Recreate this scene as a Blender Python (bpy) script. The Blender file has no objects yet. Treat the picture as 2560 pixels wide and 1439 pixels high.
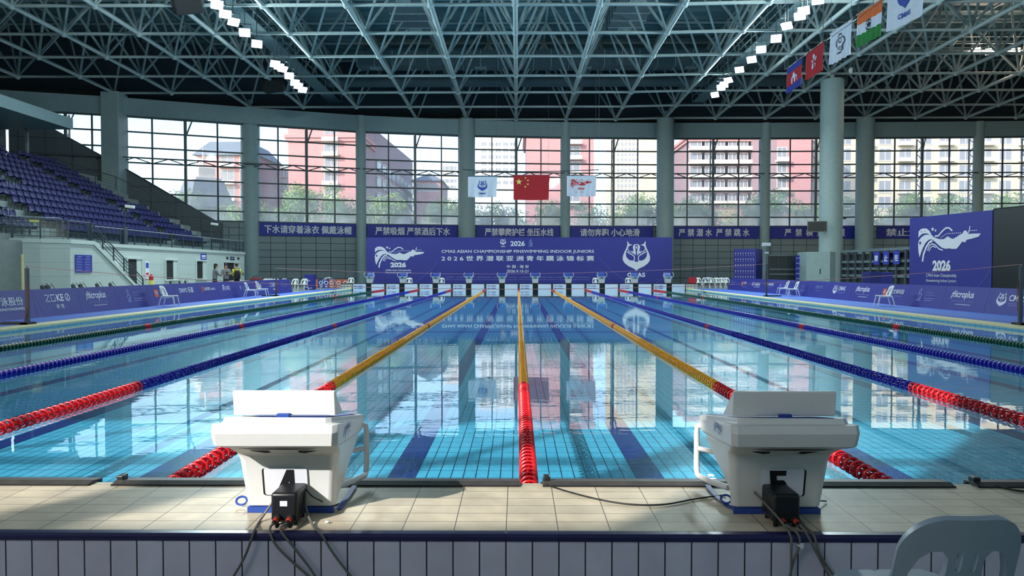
import bpy, bmesh, math, random
from mathutils import Vector, Matrix
from mathutils.geometry import tessellate_polygon
random.seed(7)
SC = bpy.context.scene
COL = SC.collection
V = Vector

# ------------------------------------------------------------------ camera, sky, sun, exposure
F, CZ, PITCH, YAW = 1813.0, 1.53, math.atan(45.5/1813), math.atan(14/1813)
cd = bpy.data.cameras.new('camera'); cam = bpy.data.objects.new('camera', cd); COL.objects.link(cam)
cd.sensor_width = 36; cd.lens = F*36/2560; cd.clip_start = .05; cd.clip_end = 2000
cam.location = (0, 0, CZ); cam.rotation_euler = (math.pi/2-PITCH, 0, YAW)
SC.camera = cam
SC.view_settings.view_transform = 'Standard'; SC.view_settings.look = 'None'
SC.view_settings.gamma = 1; SC.view_settings.use_curve_mapping = False
SC.view_settings.exposure = 0.0
SUN_DIR = V((.583, .626, -.515)).normalized()
w = bpy.data.worlds.new('sky'); SC.world = w; w.use_nodes = True
nt = w.node_tree; bg = nt.nodes['Background']
sky = nt.nodes.new('ShaderNodeTexSky'); sky.sky_type = 'NISHITA'; sky.sun_disc = False
sky.sun_elevation = math.radians(31); sky.sun_rotation = math.radians(223); sky.dust_density = 1.4
nt.links.new(sky.outputs[0], bg.inputs[0]); bg.inputs[1].default_value = 0.62
sl = bpy.data.lights.new('sun', 'SUN'); so = bpy.data.objects.new('sun', sl); COL.objects.link(so)
sl.energy = 6.5; sl.angle = math.radians(.6); sl.color = (1, .95, .87)
so.rotation_euler = SUN_DIR.to_track_quat('-Z', 'Y').to_euler(); so.location = (-30, -30, 40)
def portal(loc, rx, rz, sx, sy):
    l = bpy.data.lights.new('daylight_portal', 'AREA'); l.shape = 'RECTANGLE'; l.size = sx; l.size_y = sy
    l.cycles.is_portal = True
    o = bpy.data.objects.new('daylight_portal', l); COL.objects.link(o); o.location = loc; o.rotation_euler = (rx, 0, rz)
portal((4, 77.5, 10.5), -math.pi/2, 0, 104, 10)
portal((7, -6.5, 7), math.pi/2, 0, 118, 12)
cy = SC.cycles
cy.max_bounces = 8; cy.diffuse_bounces = 4; cy.glossy_bounces = 4; cy.transmission_bounces = 4
cy.transparent_max_bounces = 24; cy.sample_clamp_indirect = 6; cy.use_denoising = True
cy.caustics_reflective = False; cy.caustics_refractive = False

# ------------------------------------------------------------------ image point -> place
def ray(px, py):
    d = V(((px-1280)/F, (719.5-py)/F, -1))
    return cam.rotation_euler.to_matrix() @ d
def atY(px, py, Y):
    d = ray(px, py); return V((0, 0, CZ)) + d*(Y/d.y)
def atX(px, py, X):
    d = ray(px, py); return V((0, 0, CZ)) + d*(X/d.x)
def atZ(px, py, Z):
    d = ray(px, py); return V((0, 0, CZ)) + d*((Z-CZ)/d.z)

# ------------------------------------------------------------------ materials
def lin(c):
    return tuple((x/255/12.92 if x/255 <= .04045 else ((x/255+.055)/1.055)**2.4) for x in c)
def base(name):
    m = bpy.data.materials.new(name); m.use_nodes = True
    return m, m.node_tree, m.node_tree.nodes['Principled BSDF']
def mat(name, rgb, rough=.5, metal=0, var=.06, scale=4, bump=0, spec=.5, emit=0, alpha=None):
    m, t, b = base(name); c = lin(rgb)
    b.inputs['Roughness'].default_value = rough; b.inputs['Metallic'].default_value = metal
    b.inputs['Specular IOR Level'].default_value = spec
    if emit:
        b.inputs['Emission Color'].default_value = (*c, 1); b.inputs['Emission Strength'].default_value = emit
    if var or bump:
        tc = t.nodes.new('ShaderNodeTexCoord'); n = t.nodes.new('ShaderNodeTexNoise')
        n.inputs['Scale'].default_value = scale; n.inputs['Detail'].default_value = 5
        t.links.new(tc.outputs['Object'], n.inputs['Vector'])
        mr = t.nodes.new('ShaderNodeMapRange'); mr.inputs['From Min'].default_value = .3; mr.inputs['From Max'].default_value = .7
        mr.inputs['To Min'].default_value = 1-var; mr.inputs['To Max'].default_value = 1+var
        t.links.new(n.outputs['Fac'], mr.inputs['Value'])
        vm = t.nodes.new('ShaderNodeVectorMath'); vm.operation = 'SCALE'; vm.inputs[0].default_value = c
        t.links.new(mr.outputs[0], vm.inputs['Scale']); t.links.new(vm.outputs[0], b.inputs['Base Color'])
        if bump:
            bp = t.nodes.new('ShaderNodeBump'); bp.inputs['Strength'].default_value = bump; bp.inputs['Distance'].default_value = .02
            t.links.new(n.outputs['Fac'], bp.inputs['Height']); t.links.new(bp.outputs[0], b.inputs['Normal'])
    else:
        b.inputs['Base Color'].default_value = (*c, 1)
    return m
def tiles(name, c1, c2, grout, w, h, mortar, rough=.4, axes='xy', offset=0, off=(0, 0), var=.12, bump=.3, spec=.5):
    """grid of tiles in world metres on the two named axes"""
    m, t, b = base(name)
    g = t.nodes.new('ShaderNodeNewGeometry'); s = t.nodes.new('ShaderNodeSeparateXYZ'); cb = t.nodes.new('ShaderNodeCombineXYZ')
    t.links.new(g.outputs['Position'], s.inputs[0])
    for i, a in enumerate(axes):
        ad = t.nodes.new('ShaderNodeMath'); ad.operation = 'ADD'; ad.inputs[1].default_value = off[i]+500*(w if i == 0 else h)
        t.links.new(s.outputs['xyz'.index(a)], ad.inputs[0]); t.links.new(ad.outputs[0], cb.inputs[i])
    br = t.nodes.new('ShaderNodeTexBrick'); br.offset = offset; br.squash = 1
    br.inputs['Scale'].default_value = 1; br.inputs['Brick Width'].default_value = w; br.inputs['Row Height'].default_value = h
    br.inputs['Mortar Size'].default_value = mortar; br.inputs['Mortar Smooth'].default_value = .1; br.inputs['Bias'].default_value = 0
    br.inputs['Color1'].default_value = (*lin(c1), 1); br.inputs['Color2'].default_value = (*lin(c2), 1); br.inputs['Mortar'].default_value = (*lin(grout), 1)
    t.links.new(cb.outputs[0], br.inputs['Vector'])
    n = t.nodes.new('ShaderNodeTexNoise'); n.inputs['Scale'].default_value = 6; n.inputs['Detail'].default_value = 6
    t.links.new(g.outputs['Position'], n.inputs['Vector'])
    mr = t.nodes.new('ShaderNodeMapRange'); mr.inputs['From Min'].default_value = .3; mr.inputs['From Max'].default_value = .7
    mr.inputs['To Min'].default_value = 1-var; mr.inputs['To Max'].default_value = 1+var
    t.links.new(n.outputs['Fac'], mr.inputs['Value'])
    vm = t.nodes.new('ShaderNodeVectorMath'); vm.operation = 'SCALE'
    t.links.new(br.outputs['Color'], vm.inputs[0]); t.links.new(mr.outputs[0], vm.inputs['Scale'])
    t.links.new(vm.outputs[0], b.inputs['Base Color'])
    b.inputs['Roughness'].default_value = rough; b.inputs['Specular IOR Level'].default_value = spec
    if bump:
        iv = t.nodes.new('ShaderNodeMath'); iv.operation = 'SUBTRACT'; iv.inputs[0].default_value = 1
        t.links.new(br.outputs['Fac'], iv.inputs[1])
        bp = t.nodes.new('ShaderNodeBump'); bp.inputs['Strength'].default_value = bump; bp.inputs['Distance'].default_value = .004
        t.links.new(iv.outputs[0], bp.inputs['Height']); t.links.new(bp.outputs[0], b.inputs['Normal'])
    return m
def water_mat():
    m = bpy.data.materials.new('pool_water'); m.use_nodes = True; t = m.node_tree; t.nodes.clear()
    out = t.nodes.new('ShaderNodeOutputMaterial'); mx = t.nodes.new('ShaderNodeMixShader')
    tr = t.nodes.new('ShaderNodeBsdfTransparent'); tr.inputs[0].default_value = (.74, .95, 1, 1)
    gl = t.nodes.new('ShaderNodeBsdfGlossy'); gl.inputs['Roughness'].default_value = .0; gl.inputs[0].default_value = (1, 1, 1, 1)
    g = t.nodes.new('ShaderNodeNewGeometry')
    # Schlick reflectance, the same from above and below
    dt = t.nodes.new('ShaderNodeVectorMath'); dt.operation = 'DOT_PRODUCT'; t.links.new(g.outputs['Incoming'], dt.inputs[0])
    def mth(op, a, b, src=None):
        n_ = t.nodes.new('ShaderNodeMath'); n_.operation = op
        for q, v_ in enumerate((a, b)):
            if v_ is None: t.links.new(src, n_.inputs[q])
            else: n_.inputs[q].default_value = v_
        return n_.outputs[0]
    fres = mth('MULTIPLY_ADD', None, .98, mth('POWER', None, 5, mth('SUBTRACT', 1, None, mth('ABSOLUTE', None, 0, dt.outputs['Value'])))); fres.node.inputs[2].default_value = .02
    def noise(sx, sy, detail, rough):
        mp = t.nodes.new('ShaderNodeMapping'); mp.inputs['Scale'].default_value = (sx, sy, 1)
        n = t.nodes.new('ShaderNodeTexNoise'); n.inputs['Scale'].default_value = 1; n.inputs['Detail'].default_value = detail; n.inputs['Roughness'].default_value = rough
        t.links.new(g.outputs['Position'], mp.inputs[0]); t.links.new(mp.outputs[0], n.inputs['Vector']); return n
    n1 = noise(1.6, 4.5, 3, .5); n2 = noise(.16, .28, 2, .5)
    # calm and livelier patches of the surface
    mr = t.nodes.new('ShaderNodeMapRange'); mr.inputs['From Min'].default_value = .38; mr.inputs['From Max'].default_value = .62
    mr.inputs['To Min'].default_value = .1; mr.inputs['To Max'].default_value = 1
    t.links.new(n2.outputs['Fac'], mr.inputs['Value'])
    mu = t.nodes.new('ShaderNodeMath'); mu.operation = 'MULTIPLY'
    t.links.new(n1.outputs['Fac'], mu.inputs[0]); t.links.new(mr.outputs[0], mu.inputs[1])
    bp = t.nodes.new('ShaderNodeBump'); bp.inputs['Strength'].default_value = 1; bp.inputs['Distance'].default_value = .0017
    t.links.new(mu.outputs[0], bp.inputs['Height'])
    t.links.new(bp.outputs[0], gl.inputs['Normal']); t.links.new(bp.outputs[0], dt.inputs[1])
    t.links.new(fres, mx.inputs[0]); t.links.new(tr.outputs[0], mx.inputs[1]); t.links.new(gl.outputs[0], mx.inputs[2])
    t.links.new(mx.outputs[0], out.inputs[0]); return m
def glass_mat(name, tint, haze, hz=None, gloss=.06):
    """clear pane; haze = share of dust film, growing below height hz=(z0,z1,extra)"""
    m = bpy.data.materials.new(name); m.use_nodes = True; t = m.node_tree; t.nodes.clear()
    out = t.nodes.new('ShaderNodeOutputMaterial')
    tr = t.nodes.new('ShaderNodeBsdfTransparent'); tr.inputs[0].default_value = (*tint, 1)
    tl = t.nodes.new('ShaderNodeBsdfTranslucent'); tl.inputs[0].default_value = (.82, .86, .84, 1)
    gl = t.nodes.new('ShaderNodeBsdfGlossy'); gl.inputs['Roughness'].default_value = .05
    m1 = t.nodes.new('ShaderNodeMixShader'); m2 = t.nodes.new('ShaderNodeMixShader')
    m1.inputs[0].default_value = haze; m2.inputs[0].default_value = gloss
    if hz:
        g = t.nodes.new('ShaderNodeNewGeometry'); s = t.nodes.new('ShaderNodeSeparateXYZ'); t.links.new(g.outputs['Position'], s.inputs[0])
        n = t.nodes.new('ShaderNodeTexNoise'); n.inputs['Scale'].default_value = .7; n.inputs['Detail'].default_value = 4
        t.links.new(g.outputs['Position'], n.inputs['Vector'])
        mr = t.nodes.new('ShaderNodeMapRange'); mr.inputs['From Min'].default_value = hz[1]; mr.inputs['From Max'].default_value = hz[0]
        mr.inputs['To Min'].default_value = 0; mr.inputs['To Max'].default_value = hz[2]*2
        t.links.new(s.outputs[2], mr.inputs['Value'])
        mu = t.nodes.new('ShaderNodeMath'); mu.operation = 'MULTIPLY_ADD'; mu.inputs[2].default_value = haze
        t.links.new(mr.outputs[0], mu.inputs[0]); t.links.new(n.outputs['Fac'], mu.inputs[1]); t.links.new(mu.outputs[0], m1.inputs[0])
    t.links.new(tr.outputs[0], m1.inputs[1]); t.links.new(tl.outputs[0], m1.inputs[2])
    t.links.new(m1.outputs[0], m2.inputs[1]); t.links.new(gl.outputs[0], m2.inputs[2]); t.links.new(m2.outputs[0], out.inputs[0])
    return m

K = {}
def addm(n, *a, **k): K[n] = mat(n, *a, **k)
addm('column_paint', (156, 180, 184), .6)
addm('beam_paint', (136, 162, 168), .6)
addm('truss_paint', (178, 194, 194), .65, spec=.25)
addm('roof_deck', (120, 150, 156), .6, var=.12, scale=.4)
addm('void_shade', (66, 78, 88), .8)  # dark colour stands in for the unlit void above the beam
addm('frame_dark', (70, 84, 90), .5)
addm('steel_grey', (92, 108, 112), .45)
addm('rail_dark', (58, 68, 76), .45)
addm('rail_light', (120, 126, 140), .4)
addm('white_wall', (196, 208, 204), .55, var=.04, scale=1.5)
addm('concrete', (120, 130, 130), .8, var=.1)
addm('blue_print', (44, 48, 142), .5, var=.05, scale=.5)
addm('blue_dark_print', (30, 40, 120), .5, var=.05, scale=.5)
addm('blue_banner', (36, 48, 156), .55)
addm('blue_mat', (52, 98, 190), .7, var=.06)
addm('yellow_tile', (226, 218, 170), .5, var=.08, scale=8)
addm('print_white', (225, 228, 240), .6, var=0)
addm('print_dim', (132, 140, 205), .6, var=0)
addm('print_soft', (84, 92, 178), .6, var=0)
addm('print_orange', (226, 96, 60), .6, var=0)
addm('print_red', (200, 40, 50), .6, var=0)
addm('print_blue', (40, 70, 170), .6, var=0)
addm('print_black', (16, 16, 22), .5, var=0)
addm('print_yellow', (235, 225, 120), .6, var=0)
addm('seat_blue', (27, 30, 86), .5, var=.08, spec=.25)
addm('plastic_white', (222, 226, 226), .35, var=.03)
addm('chair_shade_grey', (158, 174, 190), .4, var=.03)  # white chair plastic with its shade put into the colour
addm('block_white', (224, 226, 226), .35, var=.03, scale=6)
addm('block_blue', (40, 74, 160), .5)
addm('black_plastic', (20, 22, 28), .4, var=.1, scale=20)
addm('black_matt', (14, 16, 20), .8)
addm('pad_grey', (62, 60, 58), .5, var=.25, scale=12)
addm('cable_grey', (104, 104, 98), .5)
addm('cable_black', (18, 18, 20), .5)
addm('plug_red', (190, 62, 48), .4)
addm('chrome', (200, 205, 210), .18, 1)
addm('float_red', (214, 28, 40), .3, var=.06)
addm('float_yellow', (250, 178, 48), .3, var=.06)
addm('float_blue', (34, 30, 170), .3, var=.06)
addm('float_green', (24, 84, 66), .3, var=.06)
addm('flag_white', (214, 222, 240), .8, var=.04)
addm('flag_red', (176, 32, 44), .8, var=.06)
addm('flag_blue', (44, 58, 150), .8)
addm('flag_orange', (222, 108, 52), .8)
addm('flag_green', (40, 130, 62), .8)
addm('orange_sign', (206, 96, 70), .6)
addm('skin', (196, 150, 124), .6)
addm('hair', (22, 22, 26), .6)
addm('cloth_grey', (128, 130, 138), .85)
addm('cloth_dark', (34, 36, 48), .85)
addm('cloth_yellow', (214, 204, 70), .85)
addm('bag_black', (18, 20, 26), .7)
addm('screen_black', (30, 36, 38), .35, var=.02)
addm('duct_metal', (92, 110, 116), .5)
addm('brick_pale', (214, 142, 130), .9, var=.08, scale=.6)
addm('brick_shade', (150, 128, 136), .9, var=.1, scale=.6)  # brick of the receding side faces, shade put into the colour
addm('cream_wall', (216, 200, 170), .9, var=.05, scale=.4)
addm('roof_slate', (110, 120, 132), .8)
addm('window_dark', (142, 144, 152), .3)
addm('trim_pale', (224, 214, 200), .8)
addm('tower_pale', (224, 222, 226), .9)
addm('trunk', (92, 78, 62), .9)
addm('ground_out', (120, 130, 96), .9, var=.2, scale=.1)
addm('dark_room', (26, 30, 34), .8)
addm('gate_dark', (44, 52, 56), .5)
addm('sign_green', (20, 46, 40), .5)
K['lamp_glow'] = mat('lamp_glow', (226, 250, 253), .5, var=0, emit=450)
K['lamp_warm'] = mat('lamp_warm', (255, 214, 190), .5, var=0, emit=450)
K['window_glow'] = mat('window_glow', (214, 214, 206), .5, var=0, emit=.45)  # panes emit their own glow; no light stands behind them
addm('bag_red', (96, 30, 38), .8)
K['deck_tile'] = tiles('deck_tile', (200, 188, 166), (186, 176, 156), (84, 80, 74), .2505, .1225, .0024, .5, 'xy', off=(.055, -.02), var=.16)
K['riser_tile'] = tiles('riser_tile', (206, 207, 228), (199, 200, 221), (40, 40, 50), .1253, .6, .0035, .4, 'xz', off=(.055, .3), var=.08)
K['floor_near'] = tiles('floor_near', (190, 182, 164), (182, 174, 158), (96, 92, 84), .3, .3, .004, .5, 'xy', var=.08, bump=0)
K['bull_tile'] = tiles('bull_tile', (44, 44, 92), (38, 38, 84), (26, 26, 50), .2505, .6, .002, .3, 'xz', off=(.055, .1), var=.05)
K['pool_tile'] = tiles('pool_tile', (104, 200, 234), (98, 194, 230), (16, 62, 98), .125, .25, .0058, .4, 'xy', off=(.05, 0), var=.05, bump=0)
K['pool_wall'] = tiles('pool_wall', (120, 190, 220), (112, 184, 214), (40, 90, 120), .25, .25, .006, .4, 'yz', var=.05, bump=0)
K['lane_mark'] = tiles('lane_mark', (24, 40, 132), (20, 34, 124), (12, 20, 80), .125, .25, .004, .4, 'xy', off=(.05, 0), var=.06, bump=0)
K['head_tile'] = tiles('head_tile', (206, 210, 196), (198, 204, 190), (110, 112, 104), .25, .25, .012, .4, 'xz', var=.05, bump=0)
K['panel_grey'] = tiles('panel_grey', (138, 152, 158), (132, 146, 152), (52, 60, 64), 1.3, .68, .028, .6, 'xz', var=.05, bump=0)
K['panel_dark'] = tiles('panel_dark', (84, 96, 102), (80, 92, 98), (46, 54, 60), 1.9, 1.3, .03, .6, 'xz', off=(.4, .2), var=.05, bump=0)
K['floor_grey'] = tiles('floor_grey', (128, 136, 132), (122, 130, 126), (84, 88, 86), .6, .6, .01, .4, 'xy', var=.08, bump=0)
K['wall_tile'] = tiles('wall_tile', (190, 202, 198), (186, 198, 194), (164, 176, 174), 2.4, .62, .012, .5, 'yz', var=.03, bump=0)
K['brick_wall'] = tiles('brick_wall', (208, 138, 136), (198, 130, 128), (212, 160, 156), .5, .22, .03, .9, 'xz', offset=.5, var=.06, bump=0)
K['brick_side_shaded'] = tiles('brick_side_shaded', (160, 128, 132), (150, 122, 128), (172, 144, 148), .5, .22, .03, .9, 'yz', offset=.5, var=.06, bump=0)  # darker copy of the wall brick, side shade put into the colour
K['water'] = water_mat()
K['pane'] = glass_mat('window_pane', (.74, .80, .83), .15, (6.0, 12.0, .45))
K['rail_glass'] = glass_mat('rail_glass', (.72, .80, .84), .06, None, .08)

# ------------------------------------------------------------------ mesh builder
_txt = {}
def text_mesh(s, bold):
    k = (s, bold)
    if k not in _txt:
        cu = bpy.data.curves.new('letters', 'FONT'); cu.body = s; cu.offset = bold; cu.resolution_u = 3
        o = bpy.data.objects.new('letters', cu); COL.objects.link(o)
        me = bpy.data.meshes.new_from_object(o.evaluated_get(bpy.context.evaluated_depsgraph_get()))
        vs = [v.co.copy() for v in me.vertices]; fs = [tuple(p.vertices) for p in me.polygons]
        bpy.data.objects.remove(o); bpy.data.curves.remove(cu); bpy.data.meshes.remove(me)
        _txt[k] = (vs, fs)
    return _txt[k]

class MB:
    def __init__(s): s.v = []; s.f = []; s.mi = []
    def add(s, vs, fs, mi=0):
        n = len(s.v); s.v += [V(p) for p in vs]
        for f in fs: s.f.append([n+i for i in f]); s.mi.append(mi)
        return s
    def box(s, x0, x1, y0, y1, z0, z1, mi=0, R=None):
        vs = [V((x, y, z)) for x in (x0, x1) for y in (y0, y1) for z in (z0, z1)]
        if R is not None:
            vs = [R @ p for p in vs]
        return s.add(vs, [(0, 1, 3, 2), (4, 6, 7, 5), (0, 4, 5, 1), (2, 3, 7, 6), (0, 2, 6, 4), (1, 5, 7, 3)], mi)
    def bar(s, a, b, wx, wz, mi=0, up=(0, 0, 1)):
        a, b = V(a), V(b); d = (b-a).normalized(); u = d.cross(V(up))
        u = (u if u.length > 1e-4 else V((1, 0, 0))).normalized(); n = u.cross(d)
        vs = [p+u*i*wx/2+n*j*wz/2 for p in (a, b) for i, j in ((-1, -1), (1, -1), (1, 1), (-1, 1))]
        return s.add(vs, [(3, 2, 1, 0), (4, 5, 6, 7), (0, 1, 5, 4), (1, 2, 6, 5), (2, 3, 7, 6), (3, 0, 4, 7)], mi)
    def tube(s, pts, r, n=8, mi=0, cap=True):
        pts = [V(p) for p in pts]; rings = []; u = None
        for i, p in enumerate(pts):
            d = (pts[min(i+1, len(pts)-1)]-pts[max(i-1, 0)]).normalized()
            if u is None:
                u = d.cross(V((0, 0, 1)) if abs(d.z) < .9 else V((1, 0, 0))).normalized()
            else:
                u = (u-d*u.dot(d)).normalized()
            w_ = d.cross(u); rr = r[i] if isinstance(r, (list, tuple)) else r
            rings.append([p+u*math.cos(2*math.pi*k/n)*rr+w_*math.sin(2*math.pi*k/n)*rr for k in range(n)])
        return s.loft(rings, mi, cap)
    def loft(s, rings, mi=0, cap=True):
        n = len(rings[0]); vs = [p for r in rings for p in r]; fs = []
        for i in range(len(rings)-1):
            for k in range(n):
                fs.append((i*n+k, i*n+(k+1) % n, (i+1)*n+(k+1) % n, (i+1)*n+k))
        if cap: fs += [tuple(range(n-1, -1, -1)), tuple(range((len(rings)-1)*n, len(rings)*n))]
        return s.add(vs, fs, mi)
    def lathe(s, prof, n=16, o=(0, 0, 0), mi=0, cap=True, axis='z'):
        o = V(o); rings = []
        for r, h in prof:
            ring = []
            for k in range(n):
                a = 2*math.pi*k/n; c, d = math.cos(a)*r, math.sin(a)*r
                ring.append(o+(V((c, d, h)) if axis == 'z' else V((c, h, d)) if axis == 'y' else V((h, c, d))))
            rings.append(ring)
        return s.loft(rings, mi, cap)
    def ball(s, c, r, n=8, mi=0, sq=(1, 1, 1)):
        c = V(c); m = max(4, n//2+1)
        rings = [[c+V((math.cos(2*math.pi*k/n)*math.sin(math.pi*(i+.02)/(m+.04))*r*sq[0], math.sin(2*math.pi*k/n)*math.sin(math.pi*(i+.02)/(m+.04))*r*sq[1], math.cos(math.pi*(i+.02)/(m+.04))*r*sq[2])) for k in range(n)] for i in range(m+1)]
        return s.loft(rings, mi)
    def poly(s, pts, mi=0): return s.add(pts, [tuple(range(len(pts)))], mi)
    def prism(s, pts, ext, mi=0):
        n = len(pts); e = V(ext); vs = [V(p) for p in pts]+[V(p)+e for p in pts]
        return s.add(vs, [tuple(range(n-1, -1, -1)), tuple(range(n, 2*n))]+[(i, (i+1) % n, n+(i+1) % n, n+i) for i in range(n)], mi)
    def flat(s, loops, fr, mi=0):
        """filled 2D shape with holes in frame fr=(O,U,V)"""
        O, U, W = fr; pl = [[V((x, y, 0)) for x, y in lp] for lp in loops]; allp = [p for lp in pl for p in lp]
        tri = tessellate_polygon(pl)
        return s.add([O+U*p.x+W*p.y for p in allp], [tuple(t) for t in tri], mi)
    def stroke(s, pts, wd, fr, mi=0):
        O, U, W = fr; n = len(pts); L = []; R = []
        for i, (x, y) in enumerate(pts):
            a = pts[max(i-1, 0)]; b = pts[min(i+1, n-1)]; dx, dy = b[0]-a[0], b[1]-a[1]; l = math.hypot(dx, dy) or 1
            h = (wd[i] if isinstance(wd, (list, tuple)) else wd)/2
            L.append(O+U*(x-dy/l*h)+W*(y+dx/l*h)); R.append(O+U*(x+dy/l*h)+W*(y-dx/l*h))
        return s.add(L+R, [(i, i+1, n+i+1, n+i) for i in range(n-1)], mi)
    def text(s, body, fr, x0, y0, x1, y1, mi=0, bold=.02):
        """letters fitted to the box x0..x1, y0..y1 of the frame (x1 None keeps the shape of the letters)"""
        cjk = any(ord(c) > 0x2e80 for c in body); vs, fs = text_mesh(body, 0 if cjk else bold); O, U, W = fr
        ax, bx = min(p.x for p in vs), max(p.x for p in vs); ay, by = min(p.y for p in vs), max(p.y for p in vs)
        sy = (y1-y0)/(by-ay); sx = (x1-x0)/(bx-ax) if x1 is not None else sy
        N = U.cross(W).normalized()*.0025
        for q, (dx, dy) in enumerate(((-bold, 0), (bold, 0), (0, -bold*.6), (0, bold*.6)) if cjk and bold > .005 else ((0, 0),)):   # heavier strokes for the dense signs
            s.add([O+U*(x0+(p.x-ax+dx)*sx)+W*(y0+(p.y-ay+dy)*sy)+N*q for p in vs], fs, mi)
        return s
    def plate(s, outer, holes, th, mp, mi=0, seg=.035):
        """a sheet with holes and thickness; mp(x,z)->(point, normal)"""
        loops = [outer]+holes; pl = [[V((x, y, 0)) for x, y in lp] for lp in loops]; allp = [p for lp in pl for p in lp]
        bm = bmesh.new(); bv = [bm.verts.new(p) for p in allp]
        for t in tessellate_polygon(pl):
            try: bm.faces.new([bv[i] for i in t])
            except ValueError: pass
        for _ in range(6):
            lo = [e for e in bm.edges if e.calc_length() > seg]
            if not lo: break
            bmesh.ops.subdivide_edges(bm, edges=lo, cuts=1); bmesh.ops.triangulate(bm, faces=bm.faces)
        bm.verts.index_update(); a = []; b = []
        for v in bm.verts:
            p, nn = mp(v.co.x, v.co.y); a.append(V(p)+V(nn)*th/2); b.append(V(p)-V(nn)*th/2)
        n = len(a); fs = []
        for f in bm.faces:
            t = [v.index for v in f.verts]; fs += [tuple(t), tuple(n+i for i in reversed(t))]
        fs += [(e.verts[0].index, e.verts[1].index, n+e.verts[1].index, n+e.verts[0].index) for e in bm.edges if len(e.link_faces) == 1]
        bm.free(); return s.add(a+b, fs, mi)
    def build(s, name, mats, parent=None, smooth=False, origin=None, recalc=True):
        me = bpy.data.meshes.new(name)
        o0 = V(origin) if origin is not None else V((0, 0, 0))
        me.from_pydata([tuple(p-o0) for p in s.v], [], s.f)
        for m_ in (mats if isinstance(mats, (list, tuple)) else [mats]): me.materials.append(K[m_] if isinstance(m_, str) else m_)
        me.polygons.foreach_set('material_index', s.mi)
        if recalc:
            bm = bmesh.new(); bm.from_mesh(me); bmesh.ops.recalc_face_normals(bm, faces=bm.faces); bm.to_mesh(me); bm.free()
        if smooth:
            me.polygons.foreach_set('use_smooth', [True]*len(me.polygons))
        me.update()
        o = bpy.data.objects.new(name, me); COL.objects.link(o)
        if parent is not None: o.parent = parent
        elif origin is not None: o.location = o0
        return o
def smooth_angle(o, ang=40):
    me = o.data; me.polygons.foreach_set('use_smooth', [True]*len(me.polygons))
    bm = bmesh.new(); bm.from_mesh(me)
    for e in bm.edges:
        e.smooth = len(e.link_faces) == 2 and e.calc_face_angle(0) < math.radians(ang)
    bm.to_mesh(me); bm.free(); return o
def bevel(o, wd=.01, seg=2, ang=30):
    m = o.modifiers.new('edge', 'BEVEL'); m.width = wd; m.segments = seg; m.limit_method = 'ANGLE'; m.angle_limit = math.radians(ang)
    return o
def tag(o, label=None, cat=None, group=None, kind=None):
    if label: o['label'] = label
    if cat: o['category'] = cat
    if group: o['group'] = group
    if kind: o['kind'] = kind
    return o
def thing(name, label, cat, loc=(0, 0, 0), rz=0, group=None):
    o = bpy.data.objects.new(name, None); COL.objects.link(o); o.location = loc; o.rotation_euler = (0, 0, rz); o.empty_display_size = .1
    return tag(o, label, cat, group)
def structure(name, loc=(0, 0, 0)):
    o = bpy.data.objects.new(name, None); COL.objects.link(o); o.location = loc; o.empty_display_size = .1
    return tag(o, kind='structure')
def dup(root, loc=None, rz=None, label=None, group=None):
    def cp(o, par):
        c = o.copy(); COL.objects.link(c)
        if par is not None: c.parent = par
        for ch in list(o.children): cp(ch, c)
        return c
    r = cp(root, None)
    if loc is not None: r.location = loc
    if rz is not None: r.rotation_euler = (0, 0, rz)
    return tag(r, label, None, group)
ORD = 'first second third fourth fifth sixth seventh eighth ninth tenth eleventh twelfth thirteenth fourteenth fifteenth sixteenth seventeenth eighteenth nineteenth twentieth'.split()
def nth(i):
    if i < 20: return ORD[i]
    t, u = divmod(i+1, 10); tens = ['', '', 'twenty', 'thirty', 'forty'][t]
    return (tens+'-'+ORD[u-1]) if u else {'twenty': 'twentieth', 'thirty': 'thirtieth', 'forty': 'fortieth'}[tens]
# ================================================================== POOL AND DECKS
XC, XL, XR, YN, YF, FLZ, DZ, PZ, NZ = .08, -12.42, 12.58, 4.28, 54.3, -.56, .10, .28, -.09
LANES = [XC+2.5*(k-4.5) for k in range(10)]
mb = MB(); mb.box(XL, XR, YN, YF, FLZ-.3, FLZ)
tag(mb.build('floor_pool', 'pool_tile'), kind='structure')
for i, x in enumerate(LANES):
    mb = MB(); mb.box(x-.14, x+.14, YN+.02, YF-2, FLZ, FLZ+.004); mb.box(x-.5, x+.5, YF-2, YF-1.72, FLZ, FLZ+.004)
    tag(mb.build('trim_%d' % (i+1), 'lane_mark'), kind='structure')
mb = MB(); mb.box(XL, XR, 24.2, 24.5, FLZ, FLZ+.003); tag(mb.build('trim_11', 'lane_mark'), kind='structure')
mb = MB(); mb.poly([(XL, YN-.0, 0), (XR, YN-.0, 0), (XR, YF, 0), (XL, YF, 0)])
tag(mb.build('water', 'water', recalc=False), kind='structure')
for nm, xa, xb in (('left', XL-.3, XL), ('right', XR, XR+.3)):
    mb = MB(); mb.box(xa, xb, YN, YF, FLZ, DZ-.06); tag(mb.build('wall_pool_%s' % nm, 'pool_wall'), kind='structure')
    mb = MB(); s = -1 if nm == 'left' else 1
    ex = XL if s < 0 else XR
    mb.box(min(ex, ex+s*.5), max(ex, ex+s*.5), YN, YF+.6, DZ-.06, DZ+.004)
    tag(bevel(mb.build('trim_edge_%s' % nm, 'yellow_tile'), .01), kind='structure')
    mb = MB(); a, b_ = (ex-.5, -14.3) if s < 0 else (ex+.5, 15.35)
    mb.box(min(a, b_), max(a, b_), 3.4, 54.8, DZ-.1, DZ+.006); tag(mb.build('floor_mat_%s' % nm, 'blue_mat'), kind='structure')
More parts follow.
